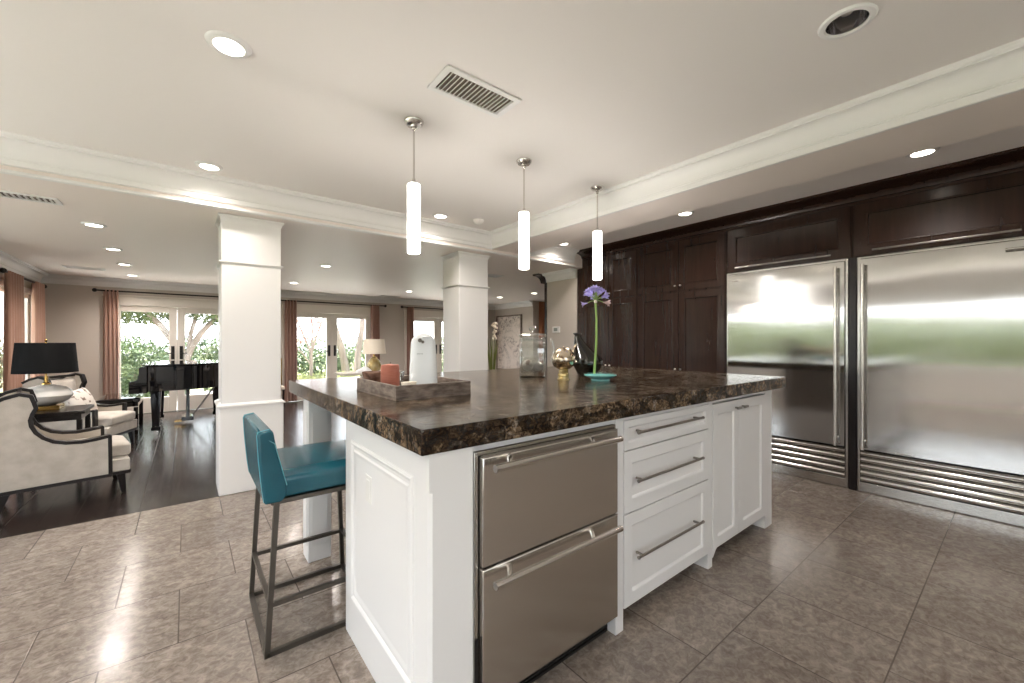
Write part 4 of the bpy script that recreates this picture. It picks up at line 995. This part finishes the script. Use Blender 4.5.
for a, b_ in ((yn-.004, yn+.055), (yf-.055, yf+.004)): obj('cheek', B().prism(ck, 'y', a, b_), M['lacquer'], pn, bevel=.003)
obj('key_bed', B().box(-.62, -.44, yn+.05, yf-.05, .625, .69), M['lacquer'], pn)
obj('key_slip', B().box(-.63, -.605, yn+.05, yf-.05, .69, .735), M['lacquer'], pn)
obj('fallboard', B().box(-.53, -.50, yn+.05, yf-.05, .69, .99), M['lacquer'], pn)
obj('white_keys', B().box(-.60, -.535, yn+.13, yf-.13, .705, .722), M['plastic'], pn)
def pleg(x, y):
    b = B().add([(x-.062, y-.062, .64), (x+.062, y-.062, .64), (x+.062, y+.062, .64), (x-.062, y+.062, .64),
                 (x-.04, y-.04, .13), (x+.04, y-.04, .13), (x+.04, y+.04, .13), (x-.04, y+.04, .13)], [(0, 1, 2, 3), (7, 6, 5, 4), (0, 4, 5, 1), (1, 5, 6, 2), (2, 6, 7, 3), (3, 7, 4, 0)])
    b.box(x-.052, x+.052, y-.052, y+.052, .075, .13)
    l = obj('leg', b, M['lacquer'], pn, bevel=.004)
    c = B().tube([(x, y-.014, .028), (x, y+.014, .028)], .028, 18).tube([(x, y, .028), (x, y, .08)], .010, 8)
    obj('caster', c, M['nickel'], l)
pleg(-.345, 7.93); pleg(-.345, 9.20); pleg(.42, 9.02)
ly_ = B().box(-.0, .045, 8.74, 8.78, .10, .65).box(-.0, .045, 8.90, 8.94, .10, .65).box(-.06, .10, 8.68, 9.0, .055, .12)
lyo = obj('lyre', ly_, M['lacquer'], pn, bevel=.004)
for y in (8.76, 8.84, 8.92): obj('pedal', B().bar((.0, y, .05), (-.15, y, .045), .028, .012), M['brass'], lyo)
obj('brace', B().tube([(.08, 8.77, .10), (.42, 8.74, .64)], .007, 8).tube([(.08, 8.91, .10), (.42, 8.90, .64)], .007, 8), M['nickel_dark'], lyo)
bn = thing('piano_bench', 'black piano bench at the keyboard end of the piano', 'bench', (-.74, 8.65, 0))
obj('seat', B().soft_box(-1.0, -.53, 8.10, 9.15, .475, .540, .018, .008), M['lacquer'], bn, sharp=50)
obj('apron', B().box(-.98, -.55, 8.12, 9.13, .42, .478), M['lacquer'], bn)
for x in (-.90, -.58):
    for y in (8.21, 9.09): obj('leg', B().box(x-.026, x+.026, y-.026, y+.026, 0, .40), M['lacquer'], bn, bevel=.003)

# ------------------------------------------------------------------ curtains and rods
def curtain(label, m, a0, a1, fixed, axis, z0=.03, z1=2.30, folds=5, amp=.045, flare=.12):
    nu, nv = folds*10+1, 14; c = (a0+a1)/2
    def pos(u, v, off):
        z = z1 + (z0-z1)*v; wd = 1 + flare*v*(1 - .3*math.sin(v*3))
        a = c + (a0-c + (a1-a0)*u)*wd
        f = fixed + amp*(.75+.35*v)*math.sin(u*folds*2*PI + .5*math.sin(v*4+u*3)) + off
        return (a, f, z) if axis == 'x' else (f, a, z)
    b = B().grid(lambda u, v: pos(u, v, .004), nu, nv); n0 = len(b.v)
    b2 = B().grid(lambda u, v: pos(u, v, -.004), nu, nv); b.add(b2.v, b2.f)
    ed = [i for i in range(nu)] + [nu*j+nu-1 for j in range(1, nv)] + [nu*(nv-1)+i for i in range(nu-2, -1, -1)] + [nu*j for j in range(nv-2, 0, -1)]
    b.f += [(ed[i], ed[(i+1) % len(ed)], n0+ed[(i+1) % len(ed)], n0+ed[i]) for i in range(len(ed))]
    me_at = (c, fixed, z0) if axis == 'x' else (fixed, c, z0)
    o = obj('curtain', b, M[m], None, at=me_at, sharp=70); tag(o, label, 'curtain', 'curtain panels of the living room'); return o
def rod(label, p, q, wall):
    t = thing('curtain_rod', label, 'curtain rod', tuple((Vector(p)+Vector(q))/2))
    obj('pole', B().tube([p, q], .014, 12), M['iron_black'], t)
    d = (Vector(q)-Vector(p)).normalized()
    for e, s in ((Vector(p), -1), (Vector(q), 1)):
        c = e + d*s*.03; obj('finial', B().ball(tuple(c), .034, .034, .034, 14, 10), M['iron_black'], t)
        k = e - d*s*.05; obj('bracket', B().tube([tuple(k), tuple(k+Vector(wall))], .009, 8), M['iron_black'], t)
    return t
YC = 10.29
rod('dark curtain rod over the french doors behind the piano', (-1.24, YC, 2.285), (1.22, YC, 2.285), (0, .11, 0))
rod('dark curtain rod over the french doors between the pillars', (1.62, YC, 2.285), (3.99, YC, 2.285), (0, .11, 0))
rod('dark curtain rod over the french doors by the right pillar', (4.50, YC, 2.285), (6.78, YC, 2.285), (0, .11, 0))
rod('dark curtain rod over the window on the left wall', (-1.84, 8.22, 2.285), (-1.84, 10.12, 2.285), (-.11, 0, 0))
curtain('copper curtain panel left of the piano doors', 'curtain', -1.16, -.96, YC, 'x', folds=4)
curtain('plum brown curtain panel right beside the left pillar', 'curtain2', 1.72, 1.96, YC, 'x', folds=4)
curtain('plum brown curtain panel above the cream lamp', 'curtain2', 3.64, 3.86, YC, 'x', folds=4)
curtain('plum brown curtain panel behind the can opener', 'curtain2', 4.62, 4.80, YC, 'x', folds=3)
curtain('copper curtain panel on the left wall, nearer the kitchen', 'curtain', 8.32, 8.95, -1.84, 'y', folds=6, flare=.02)
curtain('copper curtain panel on the left wall, in the room corner', 'curtain', 9.55, 10.05, -1.84, 'y', folds=5, flare=.02)
curtain('rust curtain in the recess behind the glass canister', 'curtain3', 7.75, 8.02, 8.50, 'x', z1=2.49, folds=4, flare=.02)

# ------------------------------------------------------------------ far living room things
pr = thing('framed_print', 'large framed pale print of dark blossom sprays on the right wall', 'picture', (7.58, 9.68, .5))
p0, p1, q0, q1 = 9.07, 10.27, .50, 2.16; e = .04
obj('frame', B().box(7.55, 7.6, p0, p1, q1-e, q1).box(7.55, 7.6, p0, p1, q0, q0+e).box(7.55, 7.6, p0, p0+e, q0+e, q1-e).box(7.55, 7.6, p1-e, p1, q0+e, q1-e), M['tray'], pr, bevel=.004)
m_, nt, p_, N, L = node_mat('blossom_print')
tc = N('ShaderNodeTexCoord').outputs['Object']
nb1 = noise_n(nt, mapping(nt, tc, scale=(1, 1, 1)), 2.3, 4, .6, 1.2); nb2 = noise_n(nt, tc, 15, 6, .7, 1.5)
f1 = ramp(nt, nb2, [(.48, (0, 0, 0, 1)), (.56, (1, 1, 1, 1))]); f2 = ramp(nt, nb1, [(.44, (0, 0, 0, 1)), (.56, (1, 1, 1, 1))])
mm = N('ShaderNodeMix'); mm.data_type = 'RGBA'; mm.blend_type = 'MULTIPLY'; mm.inputs[0].default_value = 1; L(f1, mm.inputs[6]); L(f2, mm.inputs[7])
L(mixc(nt, mm.outputs[2], (.72, .64, .58, 1), (.20, .16, .15, 1)), p_.inputs['Base Color']); p_.inputs['Roughness'].default_value = .6
obj('print_sheet', B().box(7.575, 7.595, p0+e, p1-e, q0+e, q1-e), m_, pr)

pt = thing('potted_plant', 'tall potted plant with green blades and cream blossom beside the right pillar', 'plant', (5.76, 8.0, 0))
obj('pot', B().lathe([(0, 0), (.13, 0), (.17, .40), (.18, .42), (.165, .42), (.15, .38), (0, .38)], 5.76, 8.0, 28), M['lamp_ceramic'], pt)
random.seed(5); bl = B()
for k in range(22):
    a = random.random()*2*PI; h = random.uniform(.7, 1.15); s = random.uniform(.04, .12); x = 5.76+.05*math.cos(a); y = 8+.05*math.sin(a); pts = []; rs = []
    for i in range(7):
        q_ = i/6; pts.append((x+math.cos(a)*s*q_**2, y+math.sin(a)*s*q_**2, .37+h*q_)); rs.append(.016*(1-q_)**.6+.002)
    bl.tube(pts, rs, 6)
obj('blades', bl, M['plant'], pt)
bs = B()
for k in range(26):
    z = random.uniform(1.42, 1.82); bs.ball((5.80+random.uniform(-.045, .045)+(z-1.42)*.12, 8.0+random.uniform(-.05, .05), z), .024, .024, .034, 8, 6)
bs.tube([(5.77, 8, .4), (5.79, 8, 1.1), (5.83, 8, 1.82)], .006, 6)
obj('blossom', bs, M['orchid'], pt)

ct_ = thing('console_table', 'pale console table under the cream lamp, behind the island', 'table', (2.6, 7.25, 0))
obj('table_top', B().box(2.02, 3.10, 7.02, 7.50, .80, .835), M['stone'], ct_, bevel=.004)
for x in (2.48, 3.0):
    for y in (7.07, 7.45): obj('leg', B().box(x-.025, x+.025, y-.025, y+.025, 0, .80), M['stone'], ct_, bevel=.003)
lx, ly, lz = 2.635, 7.27, .835
l2 = thing('table_lamp', 'table lamp with cream shade and gold bottle base behind the candle', 'lamp', (lx, ly, lz))
obj('bottle_base', B().lathe([(0, lz), (.075, lz), (.11, lz+.03), (.125, lz+.08), (.118, lz+.14), (.09, lz+.20), (.055, lz+.245), (.035, lz+.262), (0, lz+.263)], lx, ly, 32), M['gold_glass'], l2)
obj('neck', B().lathe([(0, lz+.26), (.02, lz+.26), (.016, lz+.30), (.01, lz+.36), (0, lz+.36)], lx, ly, 16), M['brass'], l2)
obj('shade', B().lathe([(.205, lz+.318), (.175, lz+.575), (.172, lz+.575), (.202, lz+.318)], lx, ly, 48, closed=True), M['shade_cream'], l2)
obj('harp', B().tube([(lx-.173, ly, lz+.565), (lx+.173, ly, lz+.565)], .003, 6).tube([(lx, ly, lz+.3), (lx, ly, lz+.58)], .005, 8), M['brass'], l2)
random.seed(9)
tw = B().grid(lambda u, v: (2.27+.27*u, 7.06+.17*v, .842+.10*(max(0, math.sin(PI*u))*max(0, math.sin(PI*v)))**.5*(.75+.25*math.sin(u*9+v*4))), 24, 16)
n0 = len(tw.v); tw.v += [(x, y, .8355) for x, y, z in tw.v[:n0]]
ed = [i for i in range(24)] + [24*j+23 for j in range(1, 16)] + [24*15+i for i in range(22, -1, -1)] + [24*j for j in range(14, 0, -1)]
tw.f += [(ed[i], ed[(i+1) % len(ed)], n0+ed[(i+1) % len(ed)], n0+ed[i]) for i in range(len(ed))] + [tuple(n0+i for i in reversed(ed))]
tag(obj('folded_throw', tw, M['cloth_white'], None, at=(2.40, 7.14, .836), sharp=70), 'white folded cloth on the console table beside the cream lamp', 'throw')

sc_ = thing('side_chair', 'cream chair with gilt-edged back, mostly hidden behind the left pillar', 'chair', (1.30, 9.45, 0))
obj('backrest', B().box(1.08, 1.53, 9.64, 9.68, .56, 1.0), M['orchid'], sc_, bevel=.01)
obj('back_frame', B().box(1.05, 1.08, 9.635, 9.685, .46, 1.02).box(1.53, 1.56, 9.635, 9.685, .46, 1.02).box(1.08, 1.53, 9.635, 9.685, 1.0, 1.02), M['brass'], sc_, bevel=.004)
obj('seat', B().soft_box(1.06, 1.55, 9.20, 9.66, .40, .48, .03, .012), M['orchid'], sc_, sharp=60)
for x in (1.09, 1.52):
    for y in (9.24, 9.63): obj('leg', B().box(x-.018, x+.018, y-.018, y+.018, 0, .41), M['wood_black'], sc_, bevel=.003)

# ------------------------------------------------------------------ garden beyond the glass
struct('ground', B().box(-40, 40, -40, 60, -.30, -.12), M['lawn'], 'lawn around the house', 'ground')
struct('terrace', B().box(-4, 11, 10.53, 14.6, -.12, -.04), M['patio'], 'pale paved terrace outside the french doors', 'terrace')
struct('terrace_west', B().box(-7.5, -3.35, -9, 10, -.12, -.04).box(-3.35, 6, -9, -2.75, -.12, -.04), M['patio'], 'pale paved terrace outside the kitchen window, with an added south strip', 'terrace')  # unseen south strip added to cut the lawn's green bounce
def leaves(n, c, r, size, seed, flat=.0, shell=.55):
    rr = random.Random(seed); vs = []; fs = []
    for k in range(n):
        while True:
            p = Vector((rr.uniform(-1, 1), rr.uniform(-1, 1), rr.uniform(-1, 1)))
            if p.length < 1 and p.length > shell*rr.random(): break
        p = Vector((c[0]+p.x*r[0], c[1]+p.y*r[1], c[2]+p.z*r[2]))
        a = Vector((rr.gauss(0, 1), rr.gauss(0, 1), rr.gauss(0, 1))).normalized(); b_ = a.orthogonal().normalized(); w_ = size*rr.uniform(.6, 1.3)
        i = len(vs); vs += [p-a*w_, p+b_*w_*.4, p+a*w_, p-b_*w_*.4]; fs.append((i, i+1, i+2, i+3))
    return vs, fs
def shrub(name, label, blobs, m, size, seed, cat='shrub', stem=None, group=None):
    c = blobs[0][0]; t = thing(name, label, cat, (c[0], c[1], -.12), group)
    b = B()
    for i, (c_, r_, n_) in enumerate(blobs): b.add(*leaves(n_, c_, r_, size, seed+i))
    me = bpy.data.meshes.new('foliage'); me.from_pydata([Vector(q)-t.location for q in b.v], [], b.f); me.materials.append(M[m])
    o = bpy.data.objects.new('foliage', me); C.objects.link(o); o.parent = t
    if stem:
        s = B()
        for pts, rs in stem: s.tube(pts, rs, 8)
        obj('trunk', s, M['bark'], t)
    return t
shrub('shrub', 'dense green shrub outside the piano doors, left of the tree', [((-.95, 13.0, .55), (.75, .5, .85), 5200), ((-.45, 13.3, .30), (.5, .4, .6), 2200)], 'leaf_a', .045, 21, stem=[([(-.95, 13, -.12), (-.93, 13, .6)], .03)])
shrub('garden_tree', 'spreading tree with pale branching trunk outside the piano doors',
      [((-.9, 14.2, 2.5), (1.0, .9, .70), 3000), ((.75, 14.2, 2.5), (1.0, .9, .70), 3000), ((0, 14.4, 3.1), (1.6, 1, .6), 1800)], 'leaf_b', .07, 31, 'tree',
      [([(-.05, 14, -.12), (-.06, 14, .5), (-.03, 14, .95)], [.15, .12, .11]), ([(-.04, 14, .85), (-.22, 14, 1.3), (-.50, 14.05, 1.75), (-.95, 14.1, 2.35), (-1.3, 14.2, 2.9)], [.10, .085, .075, .055, .03]),
       ([(-.02, 14, .85), (.10, 14, 1.2), (.32, 14.05, 1.6), (.62, 14.1, 2.0), (1.1, 14.2, 2.6)], [.10, .08, .07, .055, .03]), ([(.05, 14, 1.1), (.10, 14.1, 1.6), (.28, 14.2, 2.3), (.35, 14.2, 2.9)], [.06, .05, .04, .02]),
       ([(-.30, 14.02, 1.45), (-.32, 14.1, 1.9), (-.2, 14.2, 2.6)], [.05, .04, .02])])
shrub('shrub', 'lime green bush outside the piano doors, right of the trunk', [((.75, 14.6, .55), (.6, .5, .75), 2200)], 'leaf_b', .05, 41, stem=[([(.75, 14.6, -.12), (.75, 14.6, .5)], .03)])
shrub('hedge', 'long green hedge at the end of the garden', [((x, 18.0, .55), (1.3, .7, 1.05), 2400) for x in (-3.5, -1.6, .3, 2.2, 4.1, 6.0, 7.9, 9.8)], 'leaf_a', .09, 51, 'hedge', stem=[([(4.1, 18, -.12), (4.1, 18, .6)], .05)])
shrub('shrub', 'low lime ground cover outside the doors between the pillars', [((x, 14.9, .05), (.9, .26, .32), 1000) for x in (2.6, 3.9, 5.2)], 'leaf_y', .05, 71, stem=[([(3.9, 14.9, -.12), (3.9, 14.9, .2)], .02)])
shrub('garden_tree', 'slim white-stemmed tree with red leaves seen through the middle doors',
      [((3.1, 15.3, 2.05), (.62, .45, .75), 900), ((3.75, 15.3, 2.25), (.45, .42, .5), 420)], 'leaf_pink', .045, 81, 'tree',
      [([(3.35, 15.3, -.12), (3.37, 15.3, .6), (3.35, 15.3, 1.1)], [.07, .055, .05]), ([(3.36, 15.3, 1.0), (3.15, 15.3, 1.5), (2.85, 15.3, 2.3)], [.04, .03, .012]), ([(3.36, 15.3, 1.0), (3.55, 15.3, 1.6), (3.85, 15.3, 2.5)], [.045, .03, .012]), ([(3.36, 15.3, .55), (3.1, 15.25, .95), (2.8, 15.2, 1.25)], [.03, .025, .012]), ([(3.38, 15.3, 1.2), (3.4, 15.3, 1.8), (3.35, 15.3, 2.6)], [.035, .025, .012])])
shrub('garden_tree', 'thick leaning pale trunk seen through the middle doors',
      [((5.2, 17.0, 3.9), (1.1, .7, .7), 1400)], 'leaf_b', .07, 91, 'tree',
      [([(4.85, 16.3, -.12), (4.75, 16.3, .6), (4.62, 16.3, 1.2), (4.40, 16.3, 1.9), (4.15, 16.3, 2.7), (4.1, 16.3, 3.6)], [.17, .14, .13, .12, .11, .09]), ([(5.25, 16.4, -.12), (5.3, 16.4, .9), (5.45, 16.4, 1.8), (5.5, 16.4, 3.2)], [.14, .12, .10, .08])])
shrub('hedge', 'green garden hedge outside the kitchen window', [((-13, y, .95), (1.0, 1.7, 1.6), 1700) for y in range(-9, 15, 2)], 'leaf_w', .16, 101, 'hedge', stem=[([(-13, 0, -.12), (-13, 0, .8)], .05)])
shrub('hedge', 'green garden hedge behind the house', [((x, -13, .75), (1.6, 1.0, 1.5), 1200) for x in range(-8, 11, 3)], 'leaf_a', .16, 121, 'hedge', stem=[([(1, -13, -.12), (1, -13, .8)], .05)])
